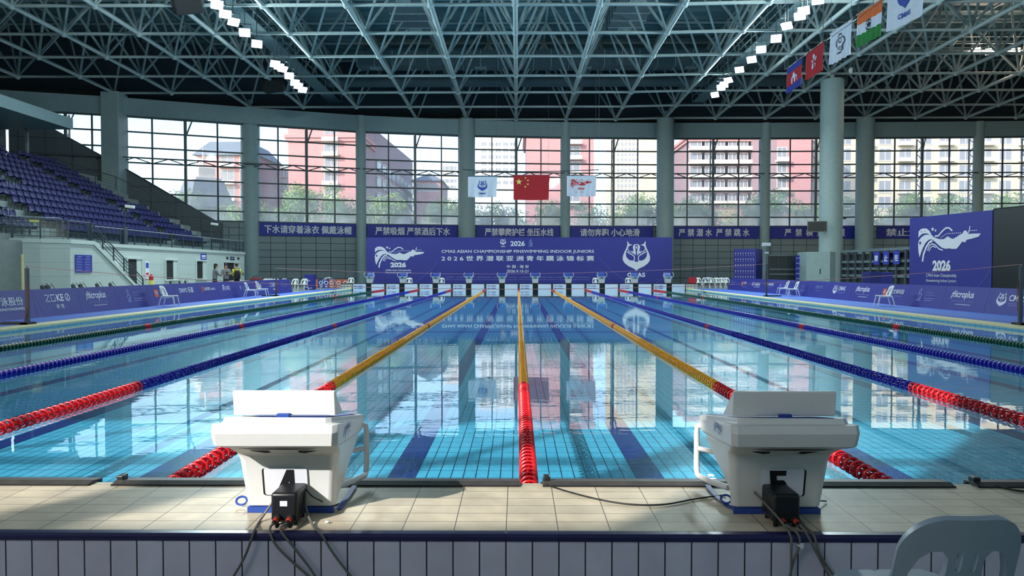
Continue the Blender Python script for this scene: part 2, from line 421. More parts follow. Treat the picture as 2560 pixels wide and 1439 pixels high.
mb = MB(); mb.box(-60, XL-.3, 3.0, 90, -.4, DZ-.001); mb.box(XR+.3, 70, 3.0, 90, -.4, DZ-.001); mb.box(XL-.3, XR+.3, YF+.25, 90, -.4, DZ-.001)
tag(mb.build('floor_hall', 'floor_grey'), kind='structure')
mb = MB(); mb.box(-60, 70, -6, 3.35, -.4, NZ); tag(mb.build('floor_near', 'floor_grey'), kind='structure')
# near end platform
mb = MB(); mb.box(-13, 13.2, 3.44, YN-.06, -.5, PZ); tag(mb.build('floor_platform', 'deck_tile'), kind='structure')
mb = MB(); mb.box(-13, 13.2, 3.40, 3.44, -.4, PZ-.035); tag(mb.build('wall_platform_front', 'riser_tile'), kind='structure')
mb = MB(); mb.box(-13, 13.2, 3.39, 3.45, PZ-.035, PZ+.002); tag(bevel(mb.build('trim_platform', 'bull_tile'), .012, 3), kind='structure')
mb = MB(); mb.box(XL, XR, YN-.06, YN, FLZ, PZ-.06); tag(mb.build('wall_pool_near', 'black_matt'), kind='structure')
# far head wall
mb = MB(); mb.box(XL-.9, XR+.9, YF+.06, YF+.5, FLZ, .46); tag(mb.build('wall_pool_far', 'head_tile'), kind='structure')
mb = MB(); mb.box(XL-.9, XR+.9, YF+.02, YF+.55, .46, .50); tag(mb.build('trim_head_wall', 'black_matt'), kind='structure')

# ================================================================== HALL
S = 1.1935
def H(x, y, z): return V((x*S, y*S, CZ+(z-1.523)*S))
PL = [(-52, 45), (-36, 51.6), (-29.5, 53.6), (-21.1, 57.0), (-12.9, 60.1), (-4.3, 62), (4.1, 62.9), (12.5, 63.35), (21.4, 63.35), (30.2, 63.15), (39.4, 62.87), (48, 62.5), (60, 61)]
PH = [(x*S, y*S) for x, y in PL]
def hz(z): return CZ+(z-1.523)*S
def facY(x):
    for (a, b), (c, d) in zip(PH, PH[1:]):
        if a <= x <= c: return b+(d-b)*(x-a)/(c-a)
    return PH[-1][1]
ZH, ZB, ZT = hz(12.9), hz(5.25), hz(14.15)
def strip(pts, z0, z1, t0, t1):
    """closed wall strip along a plan line, between offsets t0..t1 towards +y"""
    m_ = MB()
    for (a, b), (c, d) in zip(pts, pts[1:]):
        m_.add([(a, b+t0, z0), (c, d+t0, z0), (c, d+t1, z0), (a, b+t1, z0), (a, b+t0, z1), (c, d+t0, z1), (c, d+t1, z1), (a, b+t1, z1)],
               [(0, 1, 5, 4), (2, 3, 7, 6), (4, 5, 6, 7), (3, 2, 1, 0), (0, 4, 7, 3), (1, 2, 6, 5)])
    return m_
tag(strip(PH, ZH, ZT, -.6, .4).build('beam', 'beam_paint'), kind='structure')
tag(strip(PH, -.3, ZB, -.1, .4).build('wall_back', 'panel_grey'), kind='structure')
tag(strip(PH, ZT, 25, 1.6, 2.0).build('wall_upper_back', 'void_shade'), kind='structure')
tag(strip([(x, y+.4) for x, y in PH], ZT-.05, ZT+.1, 0, 1.6).build('trim_ledge', 'void_shade'), kind='structure')
# glazing: one window per bay
NW = 0
for i in range(1, len(PH)-2):
    (ax, ay), (bx, by) = PH[i], PH[i+1]; A = V((ax, ay, 0)); B = V((bx, by, 0)); U = (B-A); L = U.length; U.normalize(); N = V((U.y, -U.x, 0)); N = N if N.y < 0 else -N
    NW += 1; wn = structure('window_%d' % NW, (ax, ay, ZB))
    pn = MB(); p0 = A+V((0, 0, ZB)); p1 = B+V((0, 0, ZB)); up = V((0, 0, ZH-ZB))
    pn.poly([p0, p1, p1+up, p0+up]); o = pn.build('pane', 'pane', wn, origin=(ax, ay, ZB), recalc=False)
    fr = MB(); q = lambda s_, z_, n_=0: A+U*s_+N*n_+V((0, 0, z_))
    for r in range(7):
        z = hz(6.07+1.138*r) if r else hz(6.07)
        fr.bar(q(0, z, .06), q(L, z, .06), .12, .13)
    fr.bar(q(0, ZB+.05, .06), q(L, ZB+.05, .06), .14, .14); fr.bar(q(0, ZH-.05, .06), q(L, ZH-.05, .06), .14, .14)
    for s_ in (.25, .75): fr.bar(q(L*s_, ZB, .06), q(L*s_, ZH, .06), .11, .14, up=(0, 1, 0))
    fr.build('mullion_frame', 'frame_dark', wn, origin=(ax, ay, ZB))
    # horizontal stay truss
    st = MB(); za, zb_ = hz(9.42), hz(9.78); st.bar(q(0, zb_, .75), q(L, zb_, .75), .12, .12)
    for k in range(8):
        st.bar(q(L*k/8, zb_ if k % 2 else za+.05, .75 if k % 2 else .12), q(L*(k+1)/8, za+.05 if k % 2 else zb_, .12 if k % 2 else .75), .07, .07)
    st.build('stay_truss', 'frame_dark', wn, origin=(ax, ay, ZB))
    # upright trusses: mid bay and at the end
    for s_ in (.5, .985):
        vt = MB(); d0, d1 = .1, -1.0
        vt.bar(q(L*s_, ZB, d0), q(L*s_, ZH, d0), .2, .2, up=(0, 1, 0)); vt.bar(q(L*s_, ZB, d1), q(L*s_, ZH, d1), .12, .12, up=(0, 1, 0))
        nz = 12
        for k in range(nz):
            z0 = ZB+(ZH-ZB)*k/nz; z1 = ZB+(ZH-ZB)*(k+1)/nz
            vt.bar(q(L*s_, z0, d0 if k % 2 else d1), q(L*s_, z1, d1 if k % 2 else d0), .06, .06, up=(1, 0, 0))
        if s_ == .5: vt.bar(q(L*s_, ZH-1.6, d0), q(L*s_+.55, ZH, -.3), .1, .1)
        vt.build('upright_truss', 'steel_grey', wn, origin=(ax, ay, ZB))
# columns
NX = lambda k: (-.12+4.2*k)*S
NY = lambda j: (61.6-4.2*j)*S
def zbot(Y):
    y = Y/S; return CZ+(13.2-.5*((y-30)/31.6)**2)*S
def column(x, y, r, z1, name='column', n=28, z0=0):
    m_ = MB(); m_.lathe([(r, z0), (r, z1-.08), (r-.06, z1)], n, (x, y, 0)); m_.lathe([(.16, z1-.02), (.16, z1+.35), (.3, z1+.55), (.3, z1+.75)], 12, (x, y, 0))
    return tag(smooth_angle(m_.build(name, 'column_paint', origin=(x, y, z0))), kind='structure')
CZT = hz(14.25)
for k, j in ((-5, 1), (-1, 0), (3, 0), (7, 0)):
    column(NX(k), NY(j), .86, CZT)
column(NX(5)+.2, NY(3), .88, hz(14.2))
for k in (4, 6, 8, 10):
    x, y = PH[k]; m_ = MB(); m_.lathe([(.5, 0), (.5, ZT)], 20, (x, y-.35, 0)); tag(smooth_angle(m_.build('column', 'column_paint', origin=(x, y, 0))), kind='structure')
x, y = NX(-7), NY(2); m_ = MB(); m_.box(x-.8, x+.75, y-.8, y+.8, 0, hz(14.45)); tag(bevel(m_.build('column', 'column_paint', origin=(x, y, 0)), .05), kind='structure')
# sloped dark parapet in front of the glazing behind the stand
pp = []
for px, py in ((552, 559), (330, 430), (142, 327), (20, 258)):
    # find the point of the image line on the facade plan
    for it in range(400):
        Y = 75-it*.06; p = atY(px, py, Y)
        if Y <= facY(p.x)-.55: break
    pp.append(p)
m_ = MB(); loop = [V((p.x, p.y, p.z)) for p in pp]; low = [V((p.x, p.y, .1)) for p in reversed(pp)]
m_.prism(loop+low, (0, .25, 0)); tag(m_.build('wall_parapet', 'panel_dark'), kind='structure')
# closing walls
m_ = MB(); m_.box(-52, -51.6, -6, 60, -.3, 26); tag(m_.build('wall_left', 'concrete'), kind='structure')
m_ = MB(); m_.box(66, 66.4, -6, 76, -.3, 26); tag(m_.build('wall_right', 'concrete'), kind='structure')
m_ = MB()  # unseen rear wall, openings and piers shaped to throw the sun patches
def rear(x0, x1, z0, z1): m_.box(x0, x1, -6.4, -6, z0, z1)
RX = [(-51.6, -41), (-40.6, -30.4), (-30, -23.2), (-22.8, -16.2), (-15.8, -11.7), (-11.4, -8.4), (15, 26), (26.4, 36), (36.4, 46), (46.4, 56), (56.4, 65.6)]
SILL = 8.1
rear(-52, 66, -.3, 5); rear(6, 15, 5, 12.9); rear(-52, 66, 12.9, 26); rear(-8.4, -7.6, 5, 12.9); rear(-7.6, -5.2, 5, 10.6); rear(-5.2, 6, 5, 12.9); rear(-30, -8.4, 5, SILL)
for (a, b), (c, d) in zip(RX, RX[1:]):
    if c-b < 2: rear(b, c, 5 if c > 0 or b < -30 else SILL, 12.9)
tag(m_.build('wall_rear_sunmask', 'white_wall'), kind='structure')
m_ = MB()  # unseen bars placed to band the incoming sunlight
for z in (9.4, 11.0): m_.bar((-30, -6.2, z), (-8.4, -6.2, z), .1, .13)
for x in (-26.6, -19.5, -13.9): m_.bar((x, -6.2, SILL), (x, -6.2, 12.9), .1, .1, up=(0, 1, 0))
for x in range(-50, 66, 3):
    if x < -30 or x > 15: m_.bar((x, -6.2, 5), (x, -6.2, 12.9), .1, .1, up=(0, 1, 0))
tag(m_.build('window_rear_sunmask', 'frame_dark'), kind='structure')

# ================================================================== ROOF
ZD = hz(19.0)
m_ = MB(); m_.box(-52, 66, -6.4, 79, ZD, ZD+.4); tag(m_.build('ceiling', 'roof_deck'), kind='structure')
pr = structure('ceiling_purlins', (0, 0, ZD))
for i in range(26):
    y = 30+i*1.9; p = MB(); p.box(-52, 66, y-.06, y+.06, ZD-.28, ZD); p.build('purlin', 'roof_deck', pr, origin=(0, 0, ZD))
tr = structure('ceiling_truss', (0, 60, 17))
KS = range(-10, 13); JS = range(0, 9)
inside = lambda x, y: y <= facY(x)+.9
bn = {(k, j): V((NX(k), NY(j), zbot(NY(j))+(.12 if k > 2 else 0))) for k in KS for j in JS if inside(NX(k), NY(j))}
tn = {(k, j): V((NX(k+.5), NY(j+.5), zbot(NY(j+.5))+4.25*S)) for k in KS for j in range(-1, 9) if inside(NX(k+.5), NY(j+.5))}
for j in JS:   # cross lines
    c = MB()
    for k in KS:
        if (k, j) in bn:
            if (k+1, j) in bn: c.tube([bn[k, j], bn[k+1, j]], .11, 8, cap=False)
            c.ball(bn[k, j], .24, 10)
    if c.v: smooth_angle(c.build('bottom_chord', 'truss_paint', tr, origin=tr.location), 60)
    c = MB()
    for k in KS:
        if (k, j) in tn and (k+1, j) in tn: c.tube([tn[k, j], tn[k+1, j]], .1, 6, cap=False)
    if c.v: smooth_angle(c.build('top_chord', 'truss_paint', tr, origin=tr.location), 60)
    c = MB()
    for k in KS:
        if (k, j) not in bn: continue
        for a, b in ((0, 0), (-1, 0), (0, -1), (-1, -1)):
            if (k+a, j+b) in tn: c.tube([bn[k, j], tn[k+a, j+b]], .095, 6, cap=False)
    if c.v: smooth_angle(c.build('web_lattice', 'truss_paint', tr, origin=tr.location), 60)
for k in KS:   # lines along the hall
    c = MB()
    for j in JS:
        if (k, j) in bn and (k, j+1) in bn: c.tube([bn[k, j], bn[k, j+1]], .15, 8, cap=False)
    if c.v: smooth_angle(c.build('bottom_chord', 'truss_paint', tr, origin=tr.location), 60)
    c = MB()
    for j in range(-1, 9):
        if (k, j) in tn and (k, j+1) in tn: c.tube([tn[k, j], tn[k, j+1]], .1, 6, cap=False)
    if c.v: smooth_angle(c.build('top_chord', 'truss_paint', tr, origin=tr.location), 60)
# edge lattice of the roof above the back wall
eg = MB()
for k in KS:
    a = V((NX(k), facY(NX(k))-.2, zbot(74)-.35)); b = V((NX(k+1), facY(NX(k+1))-.2, zbot(74)-.35))
    eg.tube([a, b], .07, 6, cap=False)
smooth_angle(eg.build('edge_chord', 'truss_paint', tr, origin=tr.location), 60)
# air ducts and walkways under the roof
def duct(name, label, x0, x1, y0, y1, z0, z1, vents=0):
    t = thing(name, label, 'air duct', ((x0+x1)/2, (y0+y1)/2, z0)); m_ = MB()
    m_.box(x0, x1, y0, y1, z0, z1); o = m_.build('duct_body', 'duct_metal', t, origin=t.location); bevel(o, .03)
    n = max(2, int(max(x1-x0, y1-y0)/1.5)); fl = MB()
    for i in range(n+1):
        fl = MB()
        if y1-y0 > x1-x0: y = y0+(y1-y0)*i/n; fl.box(x0-.05, x1+.05, y-.03, y+.03, z0-.05, z1+.05)
        else: x = x0+(x1-x0)*i/n; fl.box(x-.03, x+.03, y0-.05, y1+.05, z0-.05, z1+.05)
        fl.build('flange', 'truss_paint', t, origin=t.location)
    for i in range(vents):
        g = MB(); y = y0+1.2+i*(y1-y0-2.4)/max(1, vents-1) if y1-y0 > x1-x0 else (y0+y1)/2; x = (x0+x1)/2 if y1-y0 > x1-x0 else x0+1.5+i*(x1-x0-3)/max(1, vents-1)
        for q in range(5): g.box(x-.4, x+.4, y-.4+q*.18, y-.34+q*.18, z0-.04, z0+.01)
        g.box(x-.5, x-.42, y-.45, y+.45, z0-.05, z0+.01); g.box(x+.42, x+.5, y-.45, y+.45, z0-.05, z0+.01)
        g.build('vent_grille', 'truss_paint', t, origin=t.location)
    for i in range(3):
        h = MB()
        for sx in ((x0+.1, x1-.1) if y1-y0 > x1-x0 else (x0+.5+(x1-x0-1)*i/2,)):
            yy = y0+.5+(y1-y0-1)*i/2 if y1-y0 > x1-x0 else (y0+y1)/2
            h.tube([(sx, yy, z1-.02), (sx, yy, ZD+.05)], .03, 6)
        h.build('hanger_rod', 'steel_grey', t, origin=t.location)
duct('air_duct', 'grey square air duct under the roof, running along the pool left of centre', -9.3, -6.6, 44, 58, 20.2, 21.3, 3)
duct('air_duct', 'grey square air duct under the roof, running along the pool right of centre', 7.0, 9.6, 44, 58, 20.2, 21.3, 3)
duct('air_duct', 'long grey cross duct high over the far end of the pool', -14, 26, 63.5, 65.2, 19.3, 20.6, 5)
t = thing('pipe_main', 'long round grey air pipe spanning the roof just before the far windows', 'air pipe', (4, 67, 18.6))
m_ = MB(); m_.tube([(-18+i*2, 67, 18.8) for i in range(25)], .5, 16); smooth_angle(m_.build('pipe', 'duct_metal', t, origin=t.location))
for i in range(5):
    m_ = MB(); m_.tube([(-14+i*9, 67, 19.2), (-14+i*9, 67, ZD+.05)], .04, 6); m_.build('hanger_rod', 'steel_grey', t, origin=t.location)
def catwalk(label, x0, x1, y0, y1, z):
    t = thing('catwalk', label, 'catwalk', ((x0+x1)/2, (y0+y1)/2, z)); m_ = MB(); m_.box(x0, x1, y0, y1, z, z+.08); m_.build('walkway_deck', 'roof_deck', t, origin=t.location)
    along = y1-y0 > x1-x0
    for s_ in (0, 1):
        for h in (.55, 1.1):
            r = MB(); r.bar((x0 if not along else (x0, x1)[s_], y0 if along else (y0, y1)[s_], z+h), (x1 if not along else (x0, x1)[s_], y1 if along else (y0, y1)[s_], z+h), .05, .05); r.build('guard_rail', 'truss_paint', t, origin=t.location)
    n = int(max(x1-x0, y1-y0)/3); ps = MB()
    for i in range(n+1):
        for s_ in (0, 1):
            x = (x0, x1)[s_] if along else x0+(x1-x0)*i/n; y = y0+(y1-y0)*i/n if along else (y0, y1)[s_]
            ps = MB(); ps.bar((x, y, z), (x, y, z+1.1), .05, .05, up=(0, 1, 0))
            if i % 2 == 0: ps.bar((x, y, z+1.1), (x, y, ZD+.03), .03, .03, up=(0, 1, 0))
            ps.build('rail_post', 'truss_paint', t, origin=t.location)
catwalk('lighting catwalk hung under the roof along the left pool side', -18.6, -17.4, 12, 72, 18.0)
catwalk('lighting catwalk hung under the roof along the right pool side', 17.2, 18.4, 12, 72, 18.0)
catwalk('cross catwalk with rails high on the right near warm lamps', 26, 58, 60.5, 61.7, 19.6)
# floodlights
def floodlight(loc, aim, glow, label, group):
    t = thing('floodlight', label, 'floodlight', loc, 0, group)
    d = (V(aim)-V(loc)).normalized(); R = d.to_track_quat('Y', 'Z').to_matrix()
    m_ = MB(); m_.loft([[R @ V((x*s_, y, z*s_)) for x, z in ((-.34, -.27), (.34, -.27), (.34, .27), (-.34, .27))] for y, s_ in ((-.2, .5), (.12, 1))]); m_.build('housing', 'black_plastic', t)
    m_ = MB(); m_.poly([R @ V((x, .14, z)) for x, z in ((-.3, -.23), (.3, -.23), (.3, .23), (-.3, .23))]); m_.build('lens', glow, t)
    m_ = MB(); m_.tube([R @ V((-.38, 0, 0)), R @ V((-.38, -.1, .2))+V((0, 0, .25)), R @ V((.38, -.1, .2))+V((0, 0, .25)), R @ V((.38, 0, 0))], .03, 6)
    zt_ = 18.06-loc[2]; m_.tube([V((0, 0, .35)), V((0, 0, zt_)), V((.85 if loc[0] > 0 else -.85, 0, zt_))] if loc[2] < 18 else [V((0, 0, .35)), V((0, 0, 1.2))], .03, 6); m_.build('bracket', 'steel_grey', t)
LL = [(520, -30), (535, -10), (542, 10), (563, 33), (583, 52), (612, 80), (642, 108), (687, 158), (697, 164), (706, 170), (723, 188), (737, 205), (745, 213), (756, 222)]
for i, (px, py) in enumerate(LL):
    p = atX(px, py, -16.6); floodlight(p, (p.x+6+(i*37 % 5), p.y-9-(i*53 % 14), 0), 'lamp_glow', 'lit white floodlight on the left catwalk, %s in its row from the near end' % nth(i), 'floodlights on the left catwalk')
RL = [(2065, -20), (2045, -2), (2010, 25), (2000, 38), (1968, 62), (1940, 95), (1903, 122), (1880, 147), (1849, 172), (1822, 198), (1810, 210), (1803, 217), (1788, 235)]
for i, (px, py) in enumerate(RL):
    p = atX(px, py, 16.4); floodlight(p, (p.x-6-(i*37 % 5), p.y-9-(i*53 % 14), 0), 'lamp_glow', 'lit white floodlight on the right catwalk, %s in its row from the near end' % nth(i), 'floodlights on the right catwalk')
for i in range(5):  # unseen lamps added to brighten the far wall
    for sx, nm in ((-16.6, 'left'), (16.4, 'right')):
        y = 16+5.2*i; floodlight(V((sx, y, 16.4)), (sx*(-.6+.35*i), 62, 3), 'lamp_glow', 'floodlight overhead, near part of the %s catwalk, facing the far wall, %s in line' % (nm, nth(i)), 'near floodlights')
for i, (px, py) in enumerate(((2440, 127), (2474, 129), (2539, 128))):
    p = atY(px, py, 61); floodlight(p, (6, 0, 6), 'lamp_warm', '%s floodlight on the cross catwalk counted from its pool end' % ['warm glowing first', 'warm glowing second', 'whitish third'][i], 'floodlights on the cross catwalk')
def speaker(px, py, Y, label):
    p = atY(px, py, Y); t = thing('loudspeaker', label, 'loudspeaker', p); m_ = MB(); R = Matrix.Rotation(.5, 3, 'X') @ Matrix.Rotation(.6, 3, 'Z')
    m_.box(-.75, .75, -.5, .5, -.55, .55, R=R); bevel(m_.build('cabinet', 'black_plastic', t), .04)
    m_ = MB(); m_.box(-.68, .68, -.53, -.505, -.48, .48, R=R); m_.build('front_grille', 'black_matt', t)
    m_ = MB(); m_.tube([(0, 0, .4), (0, 0, 2)], .03, 6); m_.build('hanger_rod', 'steel_grey', t)
speaker(466, 8, 42, 'black loudspeaker hanging beside the nearest lit floodlights on the left')
speaker(682, 212, 60, 'black loudspeaker hanging by the far end of the left floodlight row')

# ================================================================== OUTSIDE
m_ = MB(); m_.box(-300, 300, 91, 700, -.6, -.2); m_.box(-60, 70, 76, 91, -.6, -.25); tag(m_.build('ground_outside', 'ground_out'), kind='structure')
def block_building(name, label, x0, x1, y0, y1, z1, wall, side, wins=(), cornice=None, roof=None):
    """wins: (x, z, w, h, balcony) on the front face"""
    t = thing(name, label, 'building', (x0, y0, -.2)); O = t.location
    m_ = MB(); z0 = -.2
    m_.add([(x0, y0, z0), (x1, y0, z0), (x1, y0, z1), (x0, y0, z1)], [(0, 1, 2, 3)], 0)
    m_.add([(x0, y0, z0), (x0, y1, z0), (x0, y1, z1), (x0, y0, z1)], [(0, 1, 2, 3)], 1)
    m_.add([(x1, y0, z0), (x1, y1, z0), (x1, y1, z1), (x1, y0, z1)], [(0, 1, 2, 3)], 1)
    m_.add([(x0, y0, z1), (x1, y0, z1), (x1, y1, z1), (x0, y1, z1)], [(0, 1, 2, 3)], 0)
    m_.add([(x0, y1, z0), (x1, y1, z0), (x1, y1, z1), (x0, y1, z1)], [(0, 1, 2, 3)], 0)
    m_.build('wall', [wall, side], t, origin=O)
    cw = {}
    for x, z, w_, h_, bal in wins:
        k = (round(w_, 2), round(h_, 2), bal)
        if k not in cw:
            f = MB(); f.box(-w_/2-.12, w_/2+.12, -.08, .1, -.14, 0); f.box(-w_/2-.1, w_/2+.1, -.06, .1, h_, h_+.12); f.box(-w_/2-.1, -w_/2, -.06, .1, 0, h_); f.box(w_/2, w_/2+.1, -.06, .1, 0, h_); f.box(-.05, .05, -.05, .1, 0, h_)
            if bal: f.box(-w_/2-.3, w_/2+.3, -.9, .1, -.3, .0); f.box(-w_/2-.3, w_/2+.3, -.9, -.82, 0, .35)
            f.box(-w_/2, w_/2, -.02, .06, 0, h_, 1)
            wo = f.build('window', ['trim_pale', 'window_dark'], t); cw[k] = wo
        else:
            wo = cw[k].copy(); COL.objects.link(wo); wo.parent = t
        wo.location = V((x, y0, z))-O
    if cornice is not None:
        c = MB(); c.box(x0-.5, x1+.5, y0-.5, y1, cornice, cornice+.5); c.box(x0-.3, x1+.3, y0-.3, y1, cornice-.5, cornice); c.build('cornice', wall, t, origin=O)
    if roof:
        r = MB(); e, hh = roof
        r.loft([[(x0-.6, y0-.6, z1), (x1+.6, y0-.6, z1), (x1+.6, y1+.6, z1), (x0-.6, y1+.6, z1)], [(x0+e, y0+e, z1+hh), (x1-e, y0+e, z1+hh), (x1-e, y1-e, z1+hh), (x0+e, y1-e, z1+hh)]]); r.build('mansard_roof', 'roof_slate', t, origin=O)
    return t
def bx(px, Y): return atY(px, 600, Y).x
def bz(px, py, Y): return atY(px, py, Y).z
Y = 125
t = block_building('brick_building', 'red brick house with grey mansard roof behind the trees beyond the stand', bx(494, Y), bx(640, Y), Y, Y+13, bz(560, 388, Y), 'brick_wall', 'brick_side_shaded',
    [(bx(571, Y), bz(571, 415+k*42, Y), 2.2, 2.2, True) for k in range(5)]+[(bx(618, Y), bz(571, 415+k*42, Y), 2.2, 2.2, False) for k in range(5)], None, (1.6, 2.6))
cp = MB(); cx, cy_ = bx(511, Y-18), Y-18; zz = bz(511, 455, Y-18)
cp.lathe([(4.2, bz(0, 505, cy_)), (2.6, zz), (2.6, zz+.5), (1.7, zz+.5), (1.7, zz+2), (.25, zz+2.4), (.12, zz+5)], 4, (cx, cy_, 0))
t2 = thing('roof_cupola', 'pale stepped cupola with spire on grey slate roof before the brick house', 'cupola', (cx, cy_, -.2)); cp.build('cupola', 'trim_pale', t2, origin=t2.location)
m_ = MB(); m_.lathe([(3.6, -.2), (3.6, bz(0, 520, cy_)), (4.6, bz(0, 520, cy_)), (3.0, zz+.1)], 4, (cx, cy_, 0)); m_.build('slate_base', 'roof_slate', t2, origin=t2.location)
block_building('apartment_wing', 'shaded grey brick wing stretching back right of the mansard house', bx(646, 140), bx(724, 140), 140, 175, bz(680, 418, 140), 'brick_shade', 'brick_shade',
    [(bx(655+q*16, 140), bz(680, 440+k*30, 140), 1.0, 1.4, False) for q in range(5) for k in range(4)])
Y = 112
block_building('brick_tower', 'tall sunlit pink brick tower with one column of balcony windows', bx(722, Y), bx(905, Y), Y, Y+10, 29, 'brick_wall', 'brick_side_shaded',
    [(bx(829, Y), bz(829, 386+k*36.5, Y), 1.9, 1.75, True) for k in range(-1, 5)], bz(800, 345, Y))
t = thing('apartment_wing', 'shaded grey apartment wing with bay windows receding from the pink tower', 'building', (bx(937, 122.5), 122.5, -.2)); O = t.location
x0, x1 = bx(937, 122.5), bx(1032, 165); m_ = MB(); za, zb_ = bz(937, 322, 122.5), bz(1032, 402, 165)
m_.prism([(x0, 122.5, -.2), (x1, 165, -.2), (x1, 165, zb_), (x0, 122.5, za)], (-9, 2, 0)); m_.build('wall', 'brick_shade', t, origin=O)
for i in range(9):
    for k in range(7):
        f = (i+.5)/9; c = V((x0+(x1-x0)*f, 122.5+42.5*f, 3+k*2.7)); m_ = MB(); m_.bar(c+V((-.1, -1.3, 0)), c+V((.1, 1.3, 0)), .7, 1.5); m_.bar(c+V((-.1, -1.3, .9)), c+V((.1, 1.3, .9)), .9, .2, 1); m_.build('bay_window', ['window_dark', 'trim_pale'], t, origin=O)
Y = 150
block_building('low_house', 'low pink house with hipped slate roof between the towers', bx(1034, Y), bx(1102, Y), Y, Y+15, bz(1060, 452, Y), 'brick_wall', 'brick_side_shaded', [(bx(1050+q*18, Y), bz(1060, 478, Y), 1.6, 1.5, False) for q in range(3)], None, (3, 2))
block_building('pale_tower', 'pale distant tower beside the white crest flag', bx(1102, 260), bx(1146, 260), 260, 280, bz(1120, 410, 260), 'tower_pale', 'cream_wall', [(bx(1112+q*12, 260), bz(1120, 425+k*16, 260), 1.6, 1.3, False) for q in range(3) for k in range(4)])
block_building('pale_tower', 'hazy pale tower seen above the red flag', bx(1195, 300), bx(1300, 300), 300, 320, bz(1250, 340, 300), 'tower_pale', 'tower_pale', [(bx(1210+q*18, 300), bz(1250, 365+k*16, 300), 2, 1.5, False) for q in range(5) for k in range(7)])
Y = 118
block_building('brick_tower', 'plain pink brick tower standing behind the red flag', bx(1316, Y), bx(1484, Y), Y, Y+18, 31, 'brick_wall', 'brick_side_shaded', [(bx(1432, Y), bz(1432, 395+k*38, Y), 2.2, 1.8, True) for k in range(-1, 4)], bz(1400, 330, Y))
Y = 190
block_building('cream_tower', 'cream tower with close rows of small windows', bx(1538, Y), bx(1640, Y), Y, Y+20, 48, 'cream_wall', 'cream_wall', [(bx(1545+q*9.5, Y), bz(1580, 352+k*13, Y), .6, .9, False) for q in range(6) for k in range(13)])
Y = 120
block_building('brick_block', 'wide pink brick block with cream balcony rows, right of the middle windows', bx(1722, Y), bx(1895, Y), Y, Y+25, bz(1800, 340, Y), 'brick_wall', 'brick_side_shaded', [(bx(1742+q*29, Y), bz(1800, 372+k*34, Y), 2.4, 1.5, True) for q in range(6) for k in range(5)], bz(1800, 346, Y))
block_building('brick_tower', 'plain red brick wall tower beside the big foreground column', bx(1940, 108), bx(2030, 108), 108, 124, 30, 'brick_wall', 'brick_side_shaded', [(bx(1953, 108), bz(1948, 400+k*38, 108), 1.3, 1.8, True) for k in range(4)])
Y = 125
block_building('cream_block', 'big cream apartment block filling the windows on the far right', bx(2034, Y), bx(2640, Y), Y, Y+25, 34, 'cream_wall', 'cream_wall', [(bx(2060+q*50, Y), bz(2300, 360+k*40, Y), 2.0, 1.9, q % 2 == 0) for q in range(11) for k in range(5)])
# trees
def make_tree(seed):
    rnd = random.Random(seed); t = thing('leafy_tree', 'x', 'tree', (0, 0, 0)); m_ = MB()
    m_.tube([(0, 0, 0), (.1, 0, 2), (0, .1, 4), (.2, 0, 6)], [.28, .22, .17, .08], 8)
    for a in range(5): m_.tube([(0, 0, 3+.4*a), (math.cos(a*2.1)*1.2, math.sin(a*2.1)*1.2, 4.6+.4*a), (math.cos(a*2.1)*2, math.sin(a*2.1)*2, 6+.4*a)], [.12, .08, .04], 6)
    m_.build('trunk', 'trunk', t)
    c = MB(); blobs = [(rnd.uniform(-2.4, 2.4), rnd.uniform(-2, 2), rnd.uniform(3.8, 8.6), rnd.uniform(1.1, 1.9)) for _ in range(17)]
    for bx_, by_, bz_, br in blobs:
        for _ in range(330):
            d = V((rnd.gauss(0, 1), rnd.gauss(0, 1), rnd.gauss(0, 1))).normalized(); r = br*rnd.uniform(.75, 1.05); p = V((bx_, by_, bz_))+d*r
            n = (d+V((rnd.uniform(-.8, .8), rnd.uniform(-.8, .8), rnd.uniform(-.4, .8)))).normalized(); u = n.orthogonal().normalized(); w_ = n.cross(u); s_ = rnd.uniform(.09, .18)
            c.add([p-u*s_, p+w_*s_*.6, p+u*s_, p-w_*s_*.6], [(0, 1, 2, 3)])
    c.build('crown', K['leaf%d' % (seed % 3)], t, recalc=False); return t
for i, c in enumerate(((104, 140, 50), (126, 158, 60), (78, 118, 52))):
    K['leaf%d' % i] = mat('leaves_%d' % i, c, .7, var=.25, scale=1.5)
protos = [make_tree(i) for i in range(3)]
TR = [(452, 470, 96, 0), (505, 462, 100, 2), (590, 500, 92, 1), (668, 500, 92, 1), (740, 470, 93, 0), (800, 452, 97, 1), (862, 492, 92, 0), (940, 478, 92, 1), (1030, 530, 95, 2), (1085, 498, 92, 2), (1135, 488, 94, 0), (1225, 490, 90, 2), (1290, 505, 93, 2), (1370, 495, 90, 0), (1455, 495, 92, 2), (1560, 495, 91, 2), (1605, 480, 90, 0), (1700, 500, 92, 0), (1740, 480, 90, 2), (1795, 500, 92, 1), (1890, 470, 90, 2), (1945, 455, 91, 2), (2015, 500, 92, 0), (2125, 480, 90, 2), (2220, 500, 92, 2), (2290, 478, 90, 0), (2380, 490, 91, 2), (2400, 470, 96, 2), (2500, 480, 90, 0), (2550, 470, 92, 2)]
used = set()
KIND = ['mid green', 'bright green', 'dark green']
for i, (px, py, Y, kd) in enumerate(TR):
    Y += 8; p = atY(px, py, Y); o = protos[kd] if kd not in used else dup(protos[kd]); used.add(kd)
    h = (p.z+.2)/9.9; o.location = (p.x, Y, -.2); o.scale = (h*.95, h*.7, h); o.rotation_euler = (0, 0, i*1.3)
    o['label'] = '%s leafy tree outside the windows, %s of the trees counted from the stand side' % (KIND[kd], nth(i)); o['group'] = 'trees outside the windows'
